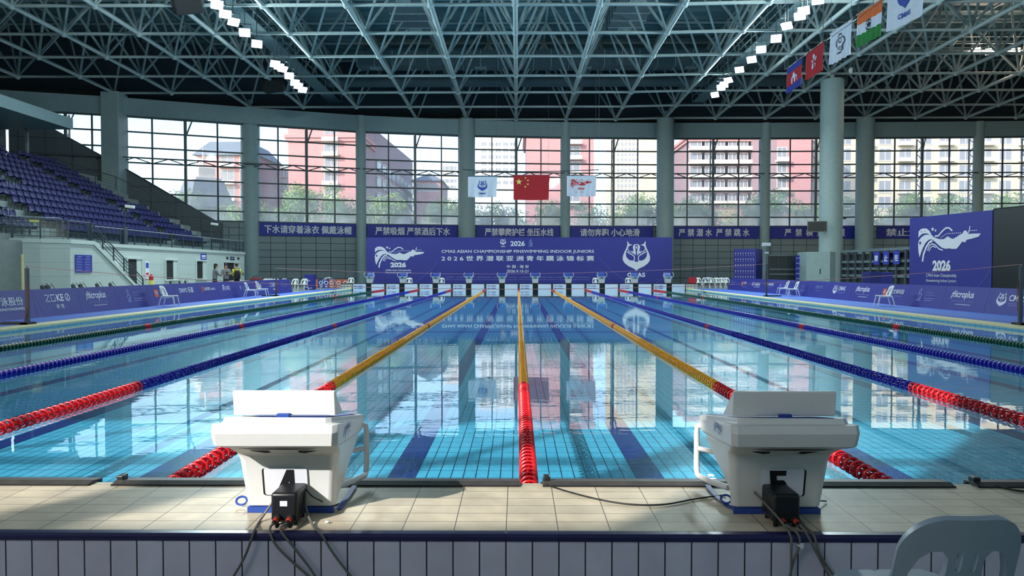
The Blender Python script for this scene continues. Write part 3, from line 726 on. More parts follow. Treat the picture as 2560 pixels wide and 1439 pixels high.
# ================================================================== STAND ON THE LEFT
WX = -21.3
rowX = lambda k: 22.3+.8*k+(.75 if k > 5 else 0)
rowZ = lambda k: 3.09+.45*k+(.15 if k > 5 else 0)
prof = [(WX-.2, .1), (WX-.2, 2.80)]
for k in range(13):
    zl = 2.80 if k == 0 else rowZ(k-1)
    prof += [(-(rowX(k)-.42), zl), (-(rowX(k)-.42), rowZ(k))]
prof += [(-33.6, rowZ(12)), (-33.6, 8.9), (-51.5, 8.9), (-51.5, .1)]
m_ = MB(); m_.prism([(x, 28, z) for x, z in prof], (0, 27.5, 0)); tag(m_.build('terrace_slab', 'concrete'), kind='structure')
m_ = MB(); m_.box(WX-.2, WX, 34.0, 56.4, .1, 2.72); m_.box(WX-.25, WX+.06, 34.0, 56.45, 2.72, 2.9); tag(m_.build('wall_stand_front', 'wall_tile'), kind='structure')
SX = -20.2   # outer face of the stair block
e1, e2, e3 = (SX, 32.6), (-20.95, 31.7), (-24.6, 29.4)
m_ = MB()
m_.prism([(SX, 32.6, .1), (SX, 38.9, .1), (SX, 34.36, 2.72), (SX, 32.6, 2.72)], (-.22, 0, 0))
for (a, b), (c, d) in ((e2, e1), (e3, e2)):
    m_.prism([(a, b, .1), (c, d, .1), (c-.3, d+.25, .1), (a-.3, b+.25, .1)], (0, 0, 2.62))
tag(m_.build('wall_stand_stair', 'wall_tile'), kind='structure')
m_ = MB(); m_.prism([(SX+.05, 32.6, 2.72), (SX+.05, 34.4, 2.72), (SX+.05, 39.0, .12), (SX+.05, 39.3, .12), (SX+.05, 34.45, 2.9), (SX+.05, 32.6, 2.9)], (-.3, 0, 0))
for (a, b), (c, d) in ((e2, e1), (e3, e2)): m_.prism([(a+.04, b-.03, 2.72), (c+.05, d, 2.72), (c-.3, d+.25, 2.72), (a-.3, b+.25, 2.72)], (0, 0, .18))
tag(m_.build('trim_stand_coping', 'white_wall'), kind='structure')
m_ = MB(); m_.prism([(SX-.2, 32.6, 2.7), (-20.9, 31.9, 2.7), (-24.6, 29.7, 2.7), (-24.6, 34.4, 2.7), (SX-.2, 34.4, 2.7)], (0, 0, .12)); tag(m_.build('floor_landing', 'concrete'), kind='structure')
m_ = MB()
for i in range(15): m_.box(WX+.01, SX-.22, 34.4+.3*i, 34.7+.3*i, .1, 2.72-.175*(i+1))
tag(m_.build('floor_steps', 'concrete'), kind='structure')
# back wall of the stand, its canopy and windows with glowing panes
m_ = MB(); m_.box(-36.4, -36, 28, 51, 8.7, 13); tag(m_.build('wall_stand_back', 'panel_dark'), kind='structure')
for i, y in enumerate((39.2, 41.5, 43.8)):
    wn = structure('window_stand_%d' % (i+1), (-36, y, 9.8)); m_ = MB(); m_.box(-36, -35.96, y-.75, y+.75, 9.8, 11.1); m_.build('pane', 'window_glow', wn, origin=wn.location)
    m_ = MB()
    for z in (9.78, 10.2, 10.65, 11.1): m_.box(-36, -35.9, y-.8, y+.8, z, z+.05)
    m_.build('frame', 'frame_dark', wn, origin=wn.location)
m_ = MB(); m_.box(-51, -31, 20, 50.6, 11.3, 12.05); tag(m_.build('ceiling_canopy', 'beam_paint'), kind='structure')
m_ = MB(); m_.tube([(-33.9, 50.1, 8.8), (-33.9, 50.1, 11.3)], .12, 10); tag(m_.build('column_canopy', 'steel_grey'), kind='structure')
# seats
def make_seat():
    m_ = MB(); rings = []
    prof_ = [(.26, .40, .20), (.20, .425, .215), (0, .40, .215), (-.17, .41, .21), (-.215, .50, .21), (-.24, .62, .21), (-.255, .72, .19), (-.26, .775, .14)]
    nn = 7; top = []; bot = []
    for x, z, hw in prof_:
        top.append([V((x+.05*(2*i/(nn-1)-1)**2*(z > .45), hw*(2*i/(nn-1)-1), z+.03*(2*i/(nn-1)-1)**2*(z < .45))) for i in range(nn)])
    th = .03
    vs = [p for r in top for p in r]; vb = [p+V((-th*(p.z > .45), 0, -th*(p.z <= .45))) for p in vs]
    n = len(vs); R_ = len(top); fs = []
    for i in range(R_-1):
        for k in range(nn-1):
            if i == 6 and k in (2, 3): continue
            a = i*nn+k; fs += [(a, a+1, a+nn+1, a+nn), (n+a, n+a+nn, n+a+nn+1, n+a+1)]
    per = [k for k in range(nn)]+[i*nn+nn-1 for i in range(1, R_)]+[(R_-1)*nn+k for k in range(nn-2, -1, -1)]+[i*nn for i in range(R_-2, 0, -1)]
    fs += [(per[i], per[(i+1) % len(per)], n+per[(i+1) % len(per)], n+per[i]) for i in range(len(per))]
    m_.add(vs+vb, fs); root = smooth_angle(m_.build('stadium_seat', 'seat_blue'), 50)
    b = MB(); b.box(-.2, .12, -.03, .03, .3, .39); b.box(-.26, -.18, -.03, .03, .02, .36); b.build('seat_bracket', 'steel_grey', root); return root
seat0 = make_seat(); first = [True]
def put_seat(x, y, z, label, group):
    o = seat0 if first[0] else dup(seat0); first[0] = False
    o.location = (x, y, z); tag(o, label, 'seat', group)
def visible(x, y, z):
    d = V((x, y, z-CZ)); q = cam.rotation_euler.to_matrix().transposed() @ d
    return 1280+F*q.x/-q.z > -14
cnt = 0
for k in range(13):
    lower = k < 6
    secs = [('nearest', 31.0, 33.6), ('long middle', 35.3, 46.6), ('far end', 47.7, 51.8)] if lower else [('nearest', 35.0, 39.4), ('long middle', 40.5, 46.4), ('far end', 47.5, 51.6)]
    for sn, ya, yb in secs:
        n = int((yb-ya)/.5); g = 0
        for i in range(n):
            y = yb-.25-.5*i; x = -rowX(k)
            if not visible(x, y, rowZ(k)+.4) or y < 31: continue
            put_seat(x, y, rowZ(k), 'blue stand seat, %s from the far end, %s row, %s tier, %s block' % (nth(i), nth(k if lower else k-6), 'lower' if lower else 'upper', sn), 'blue seats of the stand')
            cnt += 1
print('SEATS', cnt)
# railings
def railing(name, label, pts, z0s, hgt, bars=3, glass=False, step=1.4, light=False, loc=None):
    t = thing(name, label, 'railing', pts[0] if loc is None else loc); O = t.location
    P = [V(p) for p in pts]; tm = 'rail_light' if light else 'rail_dark'
    r = MB(); r.tube([p+V((0, 0, hgt)) for p in P], .03, 8); r.build('top_rail', tm, t, origin=O)
    for a, b in zip(P, P[1:]):
        n = max(1, round((b-a).length/step))
        for i in range(n+1):
            if i == 0 and a is not P[0]: continue
            p = a.lerp(b, i/n); m_ = MB(); m_.bar(p, p+V((0, 0, hgt)), .05, .05, up=(0, 1, 0)); m_.build('post', 'rail_dark', t, origin=O)
        for q in range(bars):
            h = hgt*(q+.6)/(bars+.4); m_ = MB(); m_.bar(a+V((0, 0, h)), b+V((0, 0, h)), .025, .025); m_.build('bar', 'rail_dark', t, origin=O)
        if glass:
            m_ = MB(); m_.poly([a+V((.02, 0, .06)), b+V((.02, 0, .06)), b+V((.02, 0, hgt-.05)), a+V((.02, 0, hgt-.05))]); m_.build('glass_panel', 'rail_glass', t, origin=O, recalc=False)
    return t
railing('guard_railing', 'long dark guard railing with glass panels along the front of the stand', [(WX-.03, 35.9, 2.9), (WX-.03, 56.3, 2.9)], 0, .82, 2, True, 1.45, True)
railing('guard_railing', 'dark guard railing on the white landing above the double door', [(-24.4, 29.6, 2.9), (-21.0, 31.8, 2.9), (SX-.1, 32.65, 2.9), (SX-.1, 34.3, 2.9)], 0, .85, 4, True, 1.1)
railing('stair_railing', 'dark sloping stair railing beside the white stair wall', [(SX-.08, 34.4, 2.9), (SX-.08, 39.1, .2)], 0, .85, 4, False, 1.0)
railing('guard_railing', 'dark handrail running down the parapet behind the upper seats', [(-33.5, 52.3, 8.6), (-29.5, 53.2, 7.4), (-26.0, 54.2, 5.6), (-22.0, 55.2, 3.9)], 0, .95, 4, False, 1.6)
railing('guard_railing', 'short dark railing below the lit windows behind the top seats', [(-33.75, 38.4, 8.9), (-33.75, 44.6, 8.9)], 0, 1.0, 3, False, 1.6)
t = thing('crowd_barrier', 'silver tube crowd barrier with small yellow sign at the landing', 'barrier', (-21.6, 30.9, 2.82)); m_ = MB(); O = t.location
a, b = V((-22.4, 31.5, 2.85)), V((-20.75, 33.0, 2.85)); u = (b-a)
m_.tube([a, a+V((0, 0, .95)), a+u*.06+V((0, 0, 1.03)), b-u*.06+V((0, 0, 1.03)), b+V((0, 0, .95)), b], .025, 8); m_.build('tube_frame', 'chrome', t, origin=O)
for i in range(1, 9):
    m_ = MB(); p = a.lerp(b, i/9); m_.tube([p+V((0, 0, .15)), p+V((0, 0, 1.02))], .014, 6); m_.build('upright', 'chrome', t, origin=O)
m_ = MB(); p = a.lerp(b, .5); m_.bar(p+V((.06, -.04, .86))-u*.09, p+V((.06, -.04, .86))+u*.09, .01, .18); s_ = m_.build('sign_plate', 'print_yellow', t, origin=O)
# openings and notices on the white stand wall
def wall_opening(name, y0, y1, z0, z1, x=WX):
    s_ = structure(name, (x, y0, z0)); f = MB()
    for a in ((y0-.1, y0, z0, z1+.1), (y1, y1+.1, z0, z1+.1), (y0, y1, z1, z1+.1)): f.box(x-.02, x+.07, *a)
    if z0 > .3: f.box(x-.02, x+.09, y0-.12, y1+.12, z0-.1, z0)
    f.build('frame', 'white_wall', s_, origin=s_.location); m_ = MB(); m_.box(x-.01, x+.012, y0, y1, z0, z1); m_.build('opening_dark_panel', 'dark_room', s_, origin=s_.location)  # flat dark panel stands in for the unlit space behind
    m_ = MB(); m_.box(x+.012, x+.03, y1-(y1-y0)*.36, y1, z0, z1); m_.build('reveal', 'white_wall', s_, origin=s_.location); return s_
wall_opening('door_1', 39.4, 40.9, .1, 2.12); wall_opening('window_20', 43.7, 45.2, .95, 2.1); wall_opening('window_21', 47.9, 49.4, .95, 2.1); wall_opening('door_2', 52.3, 55.4, .1, 2.05)
d3 = structure('door_3', (-23.0, 30.4, .1)); u = V((e2[0]-e3[0], e2[1]-e3[1], 0)).normalized(); nv = V((u.y, -u.x, 0)); c0 = V((e2[0], e2[1], .1))-u*.75
m_ = MB(); m_.bar(c0+nv*.03+V((0, 0, 1.0)), c0-u*2.0+nv*.03+V((0, 0, 1.0)), .06, 2.0); m_.build('door_leaf', 'chair_shade_grey', d3, origin=d3.location)
m_ = MB(); m_.bar(c0+nv*.03+V((0, 0, 2.04)), c0-u*2+nv*.03+V((0, 0, 2.04)), .1, .1); m_.bar(c0+nv*.04+u*.06, c0+nv*.04+u*.06+V((0, 0, 2.1)), .12, .14); m_.build('frame', 'yellow_tile', d3, origin=d3.location)
m_ = MB(); m_.bar(c0-u*.98+nv*.07, c0-u*.98+nv*.07+V((0, 0, 2)), .02, .02); m_.box(-.04, .04, -.04, .04, 0, 0); m_.bar(c0-u*1.05+nv*.1+V((0, 0, .9)), c0-u*1.05+nv*.1+V((0, 0, 1.05)), .03, .03); m_.build('door_handle', 'rail_dark', d3, origin=d3.location)
def notice(name, label, cat, x, y0, y1, z0, z1, m, draw=None, th=.02, faces=1):
    """flat notice on a wall seen from +x (faces=1) or -x"""
    t = thing(name, label, cat, (x, (y0+y1)/2, z0)); m_ = MB(); m_.box(x-(0 if faces > 0 else th), x+(th if faces > 0 else 0), y0, y1, z0, z1); pn_ = m_.build('panel', m, t, origin=t.location)
    if draw:
        l = MB(); fr = (V((x+faces*(th+.004), y0 if faces > 0 else y1, z0)), V((0, faces, 0)), V((0, 0, 1))); ms = draw(l, fr, y1-y0, z1-z0); l.build('lettering', ms, pn_, origin=t.location, recalc=False)
    return t
def rules(l, fr, w_, h_):
    for c in (0, 1):
        x0 = .05*w_+c*.5*w_
        l.stroke([(x0+.08*w_, h_*.895), (x0+.32*w_, h_*.895)], h_*.05, fr)
        for r in range(14):
            if r % 3 == 2: continue
            l.stroke([(x0, h_*(.78-r*.05)), (x0+w_*(.38 if r % 3 else .3), h_*(.78-r*.05))], h_*.022, fr)
    return ['print_dim']
notice('rules_board', 'blue rules board with two white columns on the white stair wall', 'notice', SX+.006, 32.95, 34.25, 1.40, 2.22, 'blue_banner', rules)
notice('exit_sign', 'dark green exit sign above the double door', 'sign', -22.0, 30.55, 31.0, 2.42, 2.6, 'sign_green', lambda l, fr, w_, h_: (l.text('EXIT', fr, .1*w_, .3*h_, .8*w_, .7*h_), ['sign_green'])[1])
notice('exit_sign', 'dark exit light over the far doorway of the stand', 'sign', WX, 53.6, 54.4, 2.25, 2.5, 'sign_green', lambda l, fr, w_, h_: (l.stroke([(.12*w_, .5*h_), (.88*w_, .5*h_)], .4*h_, fr), ['print_dim'])[1])
for i, y in enumerate((52.9, 55.0)): notice('emergency_light', 'small emergency lamp on the wall %s the dark exit light' % ('before', 'beyond')[i], 'lamp', WX, y, y+.35, 2.3, 2.48, 'sign_green', lambda l, fr, w_, h_: (l.stroke([(w_*.1, h_*.5), (w_*.9, h_*.5)], h_*.3, fr), ['pad_grey'])[1])
notice('door_plate', 'small blue door plate with white lettering above a dark window', 'sign', WX, 48.6, 49.5, 2.2, 2.62, 'blue_banner', lambda l, fr, w_, h_: (l.stroke([(.15*w_, .62*h_), (.85*w_, .62*h_)], .3*h_, fr), l.stroke([(.15*w_, .28*h_), (.85*w_, .28*h_)], .14*h_, fr), ['print_white'])[2])
def wn(l, fr, w_, h_):
    l.stroke([(w_*.15, h_*.78), (w_*.85, h_*.78)], h_*.3, fr, 0); l.stroke([(w_*.15, h_*.3), (w_*.85, h_*.3)], h_*.12, fr, 1); return ['print_blue', 'print_red']
notice('wall_notice', 'white notice with red and blue blocks beside the stair doorway', 'notice', WX, 41.3, 41.75, 1.0, 2.0, 'print_white', wn)
notice('wall_notice', 'white notice with a red line behind the stair railing', 'notice', WX, 38.0, 38.6, 1.35, 2.0, 'print_white', lambda l, fr, w_, h_: (l.stroke([(w_*.1, h_*.4), (w_*.9, h_*.4)], h_*.14, fr), ['print_red'])[1])
notice('switch_plate', 'small switch plates by the far doorway', 'switch', WX, 56.0, 56.2, 1.1, 1.3, 'pad_grey')
notice('column_sign', 'grey sign box high on the square column', 'sign', NX(-7)+.755, NY(2)-.75, NY(2)-.3, hz(6.6), hz(7.05), 'plastic_white')
notice('fire_notice', 'pale notice strip on the side of the square column', 'notice', NX(-7)+.755, NY(2)-.1, NY(2)+.35, hz(4.6), hz(5.9), 'print_white', lambda l, fr, w_, h_: (l.stroke([(w_*.2, h_*.3), (w_*.8, h_*.3)], h_*.3, fr), ['yellow_tile'])[1])
t = thing('fire_extinguisher', 'red and yellow fire extinguisher stand by the wall below the notice', 'extinguisher', (WX+.3, 41.4, .1)); m_ = MB(); m_.lathe([(.14, 0), (.14, .80), (.13, .82)], 12); m_.build('base', 'print_yellow', t)
m_ = MB(); m_.lathe([(.12, .82), (.12, 1.05), (.05, 1.14), (.05, 1.18)], 12); m_.build('cylinder', 'print_red', t)

# ================================================================== CHAIRS
def arc(cx, cy, r, a0, a1, n, ry=None):
    ry = r if ry is None else ry
    return [(cx+math.cos(math.radians(a0+(a1-a0)*i/n))*r, cy+math.sin(math.radians(a0+(a1-a0)*i/n))*ry) for i in range(n+1)]
def make_chair(m, label, group=None):
    t = thing('plastic_chair', label, 'chair', (0, 0, 0), 0, group)
    def mp(x, z):
        h = z-.42; y = -.19-h*.30+1.0*x*x
        return V((x, y, z)), V((-2*x, 1, .3)).normalized()
    out = [(-.235, .40), (-.235, .52)]+[(-.23+.02*i/3, .52+.12*i/3) for i in range(1, 3)]+arc(-.075, .68, .14, 175, 90, 9, .135)+arc(.075, .68, .14, 90, 5, 9, .135)+[(.23-.02*i/3, .52+.12*i/3) for i in (2, 1)]+[(.235, .52), (.235, .40), (.0, .40)]
    hl = [(-.185, .44), (-.183, .55), (-.172, .62), (-.15, .675), (-.12, .702), (-.085, .705), (-.062, .68), (-.062, .63), (-.085, .54), (-.097, .44)]
    hr = [(-x, z) for x, z in reversed(hl)]
    sl = lambda cx: [(cx-.006, .635), (cx+.006, .635), (cx+.010, .645), (cx+.010, .70), (cx, .71), (cx-.010, .70), (cx-.010, .645)]
    b = MB(); b.plate(out, [hl, hr, sl(-.026), sl(.026)], .024, mp); o = b.build('backrest', m, t); bevel(o, .006, 2, 50); smooth_angle(o, 50)
    s_ = MB(); so_ = [(-.20, -.20), (.20, -.20), (.225, .05), (.215, .20), (.17, .245), (-.17, .245), (-.215, .20), (-.225, .05)]
    def ms(x, y): return V((x, y, .425+.02*(y > .2)*0+.06*x*x-.015*math.cos(y*5))), V((0, 0, 1))
    s_.plate(so_, [], .03, ms); o = s_.build('seat', m, t); bevel(o, .01, 2, 40); smooth_angle(o, 50)
    for x in (-1, 1):
        for y, yo in ((1, .27), (-1, -.30)):
            l = MB(); top = V((x*.19, y*.19, .43)); bot = V((x*.235, yo, 0)); l.loft([[top+V((a*.032, c*.02, 0)) for a, c in ((-1, -1), (1, -1), (1, 1), (-1, 1))], [bot+V((a*.02, c*.014, 0)) for a, c in ((-1, -1), (1, -1), (1, 1), (-1, 1))]]); bevel(l.build('leg', m, t), .006)
    for x in (-1, 1):
        a = MB(); a.bar((x*.215, -.2, .39), (x*.215, .2, .39), .02, .05); a.build('seat_apron', m, t)
    return t
near = make_chair('chair_shade_grey', 'large grey-white plastic chair in the near corner with two slots in its back')
near.location = (1.425, 2.58, NZ); near.rotation_euler = (0, 0, math.radians(2)); near.scale = (.93, 1.0, 1.03)
ch0 = make_chair('plastic_white', 'x'); chu = [True]
def chair(x, y, rz, label, group, z=DZ):
    o = ch0 if chu[0] else dup(ch0); chu[0] = False
    o.location = (x, y, z); o.rotation_euler = (0, 0, rz); o.scale = (1.1, 1.1, 1); tag(o, label, 'chair', group)
R90 = math.pi/2
chair(-13.55, 28.1, -R90+.1, 'white plastic chair by the left boards beside the orange square logo', 'white chairs by the left boards')
chair(-13.6, 36.9, -R90+.15, 'white plastic chair by the left boards, nearer of the pair', 'white chairs by the left boards')
chair(-13.6, 38.5, -R90+.1, 'white plastic chair by the left boards, farther of the pair', 'white chairs by the left boards')
chair(14.35, 28.5, R90-.15, 'white plastic chair by the right boards before the orange square logo', 'white chairs by the right boards')
chair(14.7, 38.9, R90-.1, 'white plastic chair by the right boards, nearer of the pair', 'white chairs by the right boards')
chair(14.75, 40.4, R90-.1, 'white plastic chair by the right boards, farther of the pair', 'white chairs by the right boards')
for i, px in enumerate((1022, 1103, 1490, 1572)):
    chair(atY(px, 700, 56.2).x, 56.2, math.pi, 'white plastic chair between the far blocks, %s from the stand side' % nth(i), 'white chairs behind the far blocks')
for i, px in enumerate((1747, 1765, 1779, 1793, 1806, 1818)):
    chair(atY(px, 700, 57).x, 57, math.pi, 'white plastic chair in the far row beside the lockers, %s from the pool' % nth(i), 'white chairs in the far row by the lockers')
for i, px in enumerate((660, 671, 685, 706, 734, 757)):
    chair(atY(px, 700, 50.5).x, 50.5, math.pi-.2, 'white plastic chair in the far row behind the left boards, %s from the stand' % nth(i), 'white chairs behind the left boards')
chair(atY(876, 700, 56.6).x, 56.6, math.pi, 'white plastic chair alone beside the far ladder and orange signs', 'white chair by the signs')
def folding(x, y, rz, label):
    t = thing('folding_chair', label, 'chair', (x, y, .1), rz, 'black folding chairs behind the left boards')
    m_ = MB(); m_.box(-.22, .22, -.24, -.2, .55, .92, R=Matrix.Rotation(.2, 3, 'X')); m_.build('backrest', 'black_plastic', t)
    m_ = MB(); m_.box(-.22, .22, -.2, .2, .43, .46); m_.build('seat', 'black_plastic', t)
    for s_ in (-1, 1):
        m_ = MB(); m_.tube([(s_*.23, -.36, .93), (s_*.23, .22, 0)], .013, 6); m_.build('leg', 'chrome', t); m_ = MB(); m_.tube([(s_*.21, .2, .44), (s_*.21, -.28, 0)], .013, 6); m_.build('leg', 'chrome', t)
for i, (px, py) in enumerate(((137, 716), (150, 716), (211, 712), (229, 712), (269, 710), (301, 710), (447, 700), (469, 698), (483, 698))):
    p = atX(px, py, -17.0); folding(-17.0, p.y, -R90+.3, 'black folding chair behind the left boards, %s from the near end' % nth(i))

# ================================================================== LOGOS
def star(cx, cy, r, rot=90): return [(cx+math.cos(math.radians(rot+36*i))*(r if i % 2 == 0 else r*.4), cy+math.sin(math.radians(rot+36*i))*(r if i % 2 == 0 else r*.4)) for i in range(10)]
def tf(pts, x0, y0, sx, sy): return [(x0+x*sx, y0+y*sy) for x, y in pts]
FIN = [(145, 455), (150, 350), (200, 310), (270, 300), (340, 310), (400, 350), (450, 420), (500, 460), (560, 480), (640, 500), (720, 500), (800, 458), (860, 490), (910, 505), (980, 480), (1060, 440), (1100, 430), (1130, 390), (1160, 380), (1190, 395), (1215, 440), (1300, 440), (1460, 445), (1420, 490), (1300, 515), (1190, 530), (1160, 570), (1100, 555), (1050, 610), (990, 665), (900, 665), (830, 655), (760, 660), (680, 640), (600, 590), (520, 530), (450, 490), (380, 500), (310, 550), (250, 640), (210, 720), (180, 790), (150, 680), (140, 560), (160, 500), (220, 445), (300, 410), (380, 410), (430, 436), (380, 400), (320, 385), (240, 390), (180, 420)]
def swimmer(l, fr, x0, y0, w_, mi=0, hole=None):
    """event mark: ribbon-tailed swimmer; 1320 x 560 drawing units"""
    s_ = w_/1320; g = lambda pts: [((x-140)*s_+x0, (860-y)*s_+y0) for x, y in pts]
    l.flat([g(FIN)], fr, mi)
    for pts, wd in (([(520, 445), (600, 440), (680, 370), (760, 320), (830, 325), (895, 375)], 26), ([(250, 860), (270, 740), (330, 620), (400, 540), (470, 515)], 36), ([(360, 680), (400, 600), (460, 565), (530, 590), (620, 660), (700, 680)], 20), ([(395, 690), (430, 630), (480, 605), (545, 635)], 16), ([(1215, 430), (1240, 380), (1250, 320)], 18)):
        l.stroke(g(pts), wd*s_, fr, mi)
    for k in range(11): l.stroke(g([(650+k*40, 470-min(k, 3)*18), (672+k*40, 466-min(k, 3)*18)]), 12*s_, fr, mi)
    for k in range(4): l.stroke(g([(1255+k*36, 392), (1278+k*36, 390)]), 12*s_, fr, mi)
    for cx, cy, r in ((470, 325, 42), (535, 350, 30)): l.flat([g([(x, 2*cy-y) for x, y in star(cx, cy, r)])], fr, mi)
    if hole is not None:
        O, U, W = fr; f2 = (O+U.cross(W)*.004, U, W)
        for cx, cy, r in ((190, 545, 42), (215, 355, 18), (295, 345, 14)): l.flat([g([(x, 2*cy-y) for x, y in star(cx, cy, r)])], f2, hole)
def emblem(l, fr, x0, y0, w_, mi=0):
    """crest of curling dolphins round a diver; 980 x 1060 drawing units"""
    s_ = w_/980; g = lambda pts: [((x-235)*s_+x0, (1120-y)*s_+y0) for x, y in pts]
    mir = lambda pts: [(1450-x, y) for x, y in pts]
    half = [(725, 1120), (690, 1075), (600, 1020), (450, 950), (320, 850), (250, 740), (245, 620), (290, 480), (370, 320), (408, 200), (400, 60), (440, 110), (470, 172), (590, 205), (500, 225), (440, 270), (430, 340), (395, 380), (350, 500), (370, 620), (430, 700), (500, 745), (570, 755), (640, 770), (725, 805)]
    for hfn in (lambda p: p, mir):
        l.flat([g(hfn(half))], fr, mi)
        l.stroke(g(hfn([(430, 360), (470, 430), (530, 450), (590, 425)])), 26*s_, fr, mi)
        l.stroke(g(hfn([(395, 440), (480, 500), (580, 550), (650, 610), (660, 690), (630, 770)])), 34*s_, fr, mi)
        l.flat([g(hfn([(725, 175), (650, 185), (605, 240), (600, 300), (620, 370), (610, 440), (540, 490), (620, 500), (690, 575), (705, 480), (690, 350), (670, 280), (690, 210), (725, 195)]))], fr, mi)
    l.flat([g([(690, 270), (725, 250), (760, 270), (745, 320), (725, 345), (705, 320)])], fr, mi)
def bird(l, fr, x0, y0, h_, mi=0):
    s_ = h_/10; g = lambda pts: [(x0+x*s_, y0+y*s_) for x, y in pts]
    l.stroke(g([(1, 3), (2.5, 5), (2, 7), (3, 9), (4.5, 9.5), (5, 8.3)]), .9*s_, fr, mi); l.stroke(g([(2.4, 5), (4.5, 6), (6, 4.5), (5.5, 2.5), (3.8, 1.5), (2.2, 2)]), 1.1*s_, fr, mi)
    l.stroke(g([(1, 1), (2.5, .4), (4, .8), (5, .2), (6.5, .8)]), .8*s_, fr, mi); l.flat([g([(3, 3), (4.2, 4.4), (5, 3.2), (4.2, 2.4)])], fr, mi); l.stroke(g([(3.4, 7.2), (4.6, 7.6), (5.4, 6.8)]), .7*s_, fr, mi)
def ring(l, fr, cx, cy, r, wd, mi=0, n=18): l.stroke([(cx+math.cos(2*math.pi*i/n)*r, cy+math.sin(2*math.pi*i/n)*r) for i in range(n+1)], wd, fr, mi)

# ================================================================== ADVERTISING BOARDS
def t2(l, fr, s, x0, y0, x1, y1, mi=0, bold=.02): l.text(s, fr, x0, y0, x1, y1, mi, bold)
def lg_zhong(l, f): t2(l, f, '中泳股份', .55, .42, 1.75, .66, 0, .03); t2(l, f, 'ZHONGYONGSHARES', .6, .28, 1.75, .36)
def lg_zhong2(l, f): l.stroke([(.3, .5), (.6, .5)], .05, f); l.stroke([(.36, .38), (.36, .62), (.54, .62), (.54, .38)], .05, f); t2(l, f, '中泳股份', .75, .42, 1.75, .62, 0, .03); t2(l, f, 'ZHONGYONGSHARES', .75, .31, 1.75, .37)
def lg_zoke(l, f):
    x = .55
    for p in (((0, .2), (.2, .2), (0, 0), (.2, 0)), ((.45, .2), (.27, .2), (.27, 0), (.45, 0), (.45, .12))): l.stroke([(x+a, .47+b) for a, b in p], .035, f)
    t2(l, f, 'KE', x+.53, .455, x+.88, .685, 0, .03); ring(l, f, x+1.08, .57, .11, .03); l.stroke([(x+1.02, .5), (x+1.12, .64)], .03, f); l.stroke([(x+1.08, .49), (x+1.12, .56)], .02, f)
    t2(l, f, '洲 克', .95, .22, 1.35, .36, 0, .03)
def lg_micro(l, f):
    t2(l, f, 'microplus', .42, .40, 1.55, .72, 0, .02); l.stroke([(.40, .42), (.45, .62), (.56, .72), (.62, .62)], .03, f); t2(l, f, 'DATA PROCESSING & TIMING', .5, .30, 1.6, .37, 1, .0); t2(l, f, 'www.microplustiming.com', .72, .2, 1.5, .26)
def lg_bird(l, f):
    bird(l, f, .6, .24, .5, 1)
    for k, (a, b) in enumerate(((.72, '国家体育总局'), (.62, '水上运动管理中心'))): t2(l, f, b, 1.15, .56-k*.1, 1.6 if k == 0 else 1.7, .62-k*.1, 1, .0)
    for k in range(2): l.stroke([(1.12, .36-k*.08), (1.72-k*.12, .36-k*.08)], .025, f, 1)
def lg_orange(l, f):
    l.stroke([(.50, .5), (.80, .5)], .3, f, 2); t2(l, f, '好家', .54, .46, .76, .58, 0); t2(l, f, '华业', .95, .44, 1.4, .66, 0, .03); l.stroke([(.8, .28), (1.6, .28)], .03, f, 1)
def lg_keji(l, f): l.stroke([(.42, .52), (.68, .52)], .26, f, 2); t2(l, f, '好', .48, .46, .62, .58, 0); t2(l, f, '华业文体科技', .78, .46, 1.95, .66, 0, .03); t2(l, f, 'SPORTS & TECHNOLOGY', .95, .35, 1.9, .40, 1, .0)
def lg_onvo(l, f): t2(l, f, 'ONVO', .4, .46, 1.15, .66, 0, .02); t2(l, f, '乐道', 1.22, .44, 1.72, .69, 0, .03)
def lg_bank(l, f): ring(l, f, .5, .56, .1, .05, 2, 10); l.stroke([(.5, .42), (.5, .68)], .04, f, 2); t2(l, f, '南京银行', .68, .48, 1.3, .64, 0, .02); t2(l, f, '海安支行', 1.36, .48, 1.85, .60, 0, .01)
def lg_nio(l, f): l.stroke([(.5, .42), (.56, .56), (.72, .56), (.78, .42)], .07, f); l.stroke([(.52, .62), (.64, .70), (.76, .62)], .06, f); t2(l, f, 'NIO', .92, .44, 1.4, .66, 0, .01)
def lg_star(l, f): l.flat([star(.55, .52, .17)], f, 1); t2(l, f, '中国游泳协会', .8, .5, 1.6, .6, 1, .0); l.stroke([(.8, .42), (1.5, .42)], .03, f, 1)
def lg_cmas(l, f): emblem(l, f, .42, .26, .44); t2(l, f, 'CMAS', .95, .46, 1.62, .66, 0, .02); l.stroke([(.95, .38), (1.7, .38)], .015, f, 1); l.stroke([(.95, .32), (1.6, .32)], .012, f, 1)
def lg_sun(l, f): t2(l, f, '济康光阳', .7, .46, 1.55, .64, 1, .01); t2(l, f, 'JIKANG SUN', .7, .34, 1.35, .40, 1, .0)
def lg_text(l, f): t2(l, f, '体彩文体科技', .4, .46, 1.75, .64, 0, .02); l.stroke([(.5, .36), (1.6, .36)], .02, f, 1)
def lg_cup(l, f): ring(l, f, .6, .55, .13, .04, 1, 12); t2(l, f, '亚洲泳联', .85, .5, 1.5, .62, 1, .0); l.stroke([(.85, .42), (1.45, .42)], .02, f, 1)
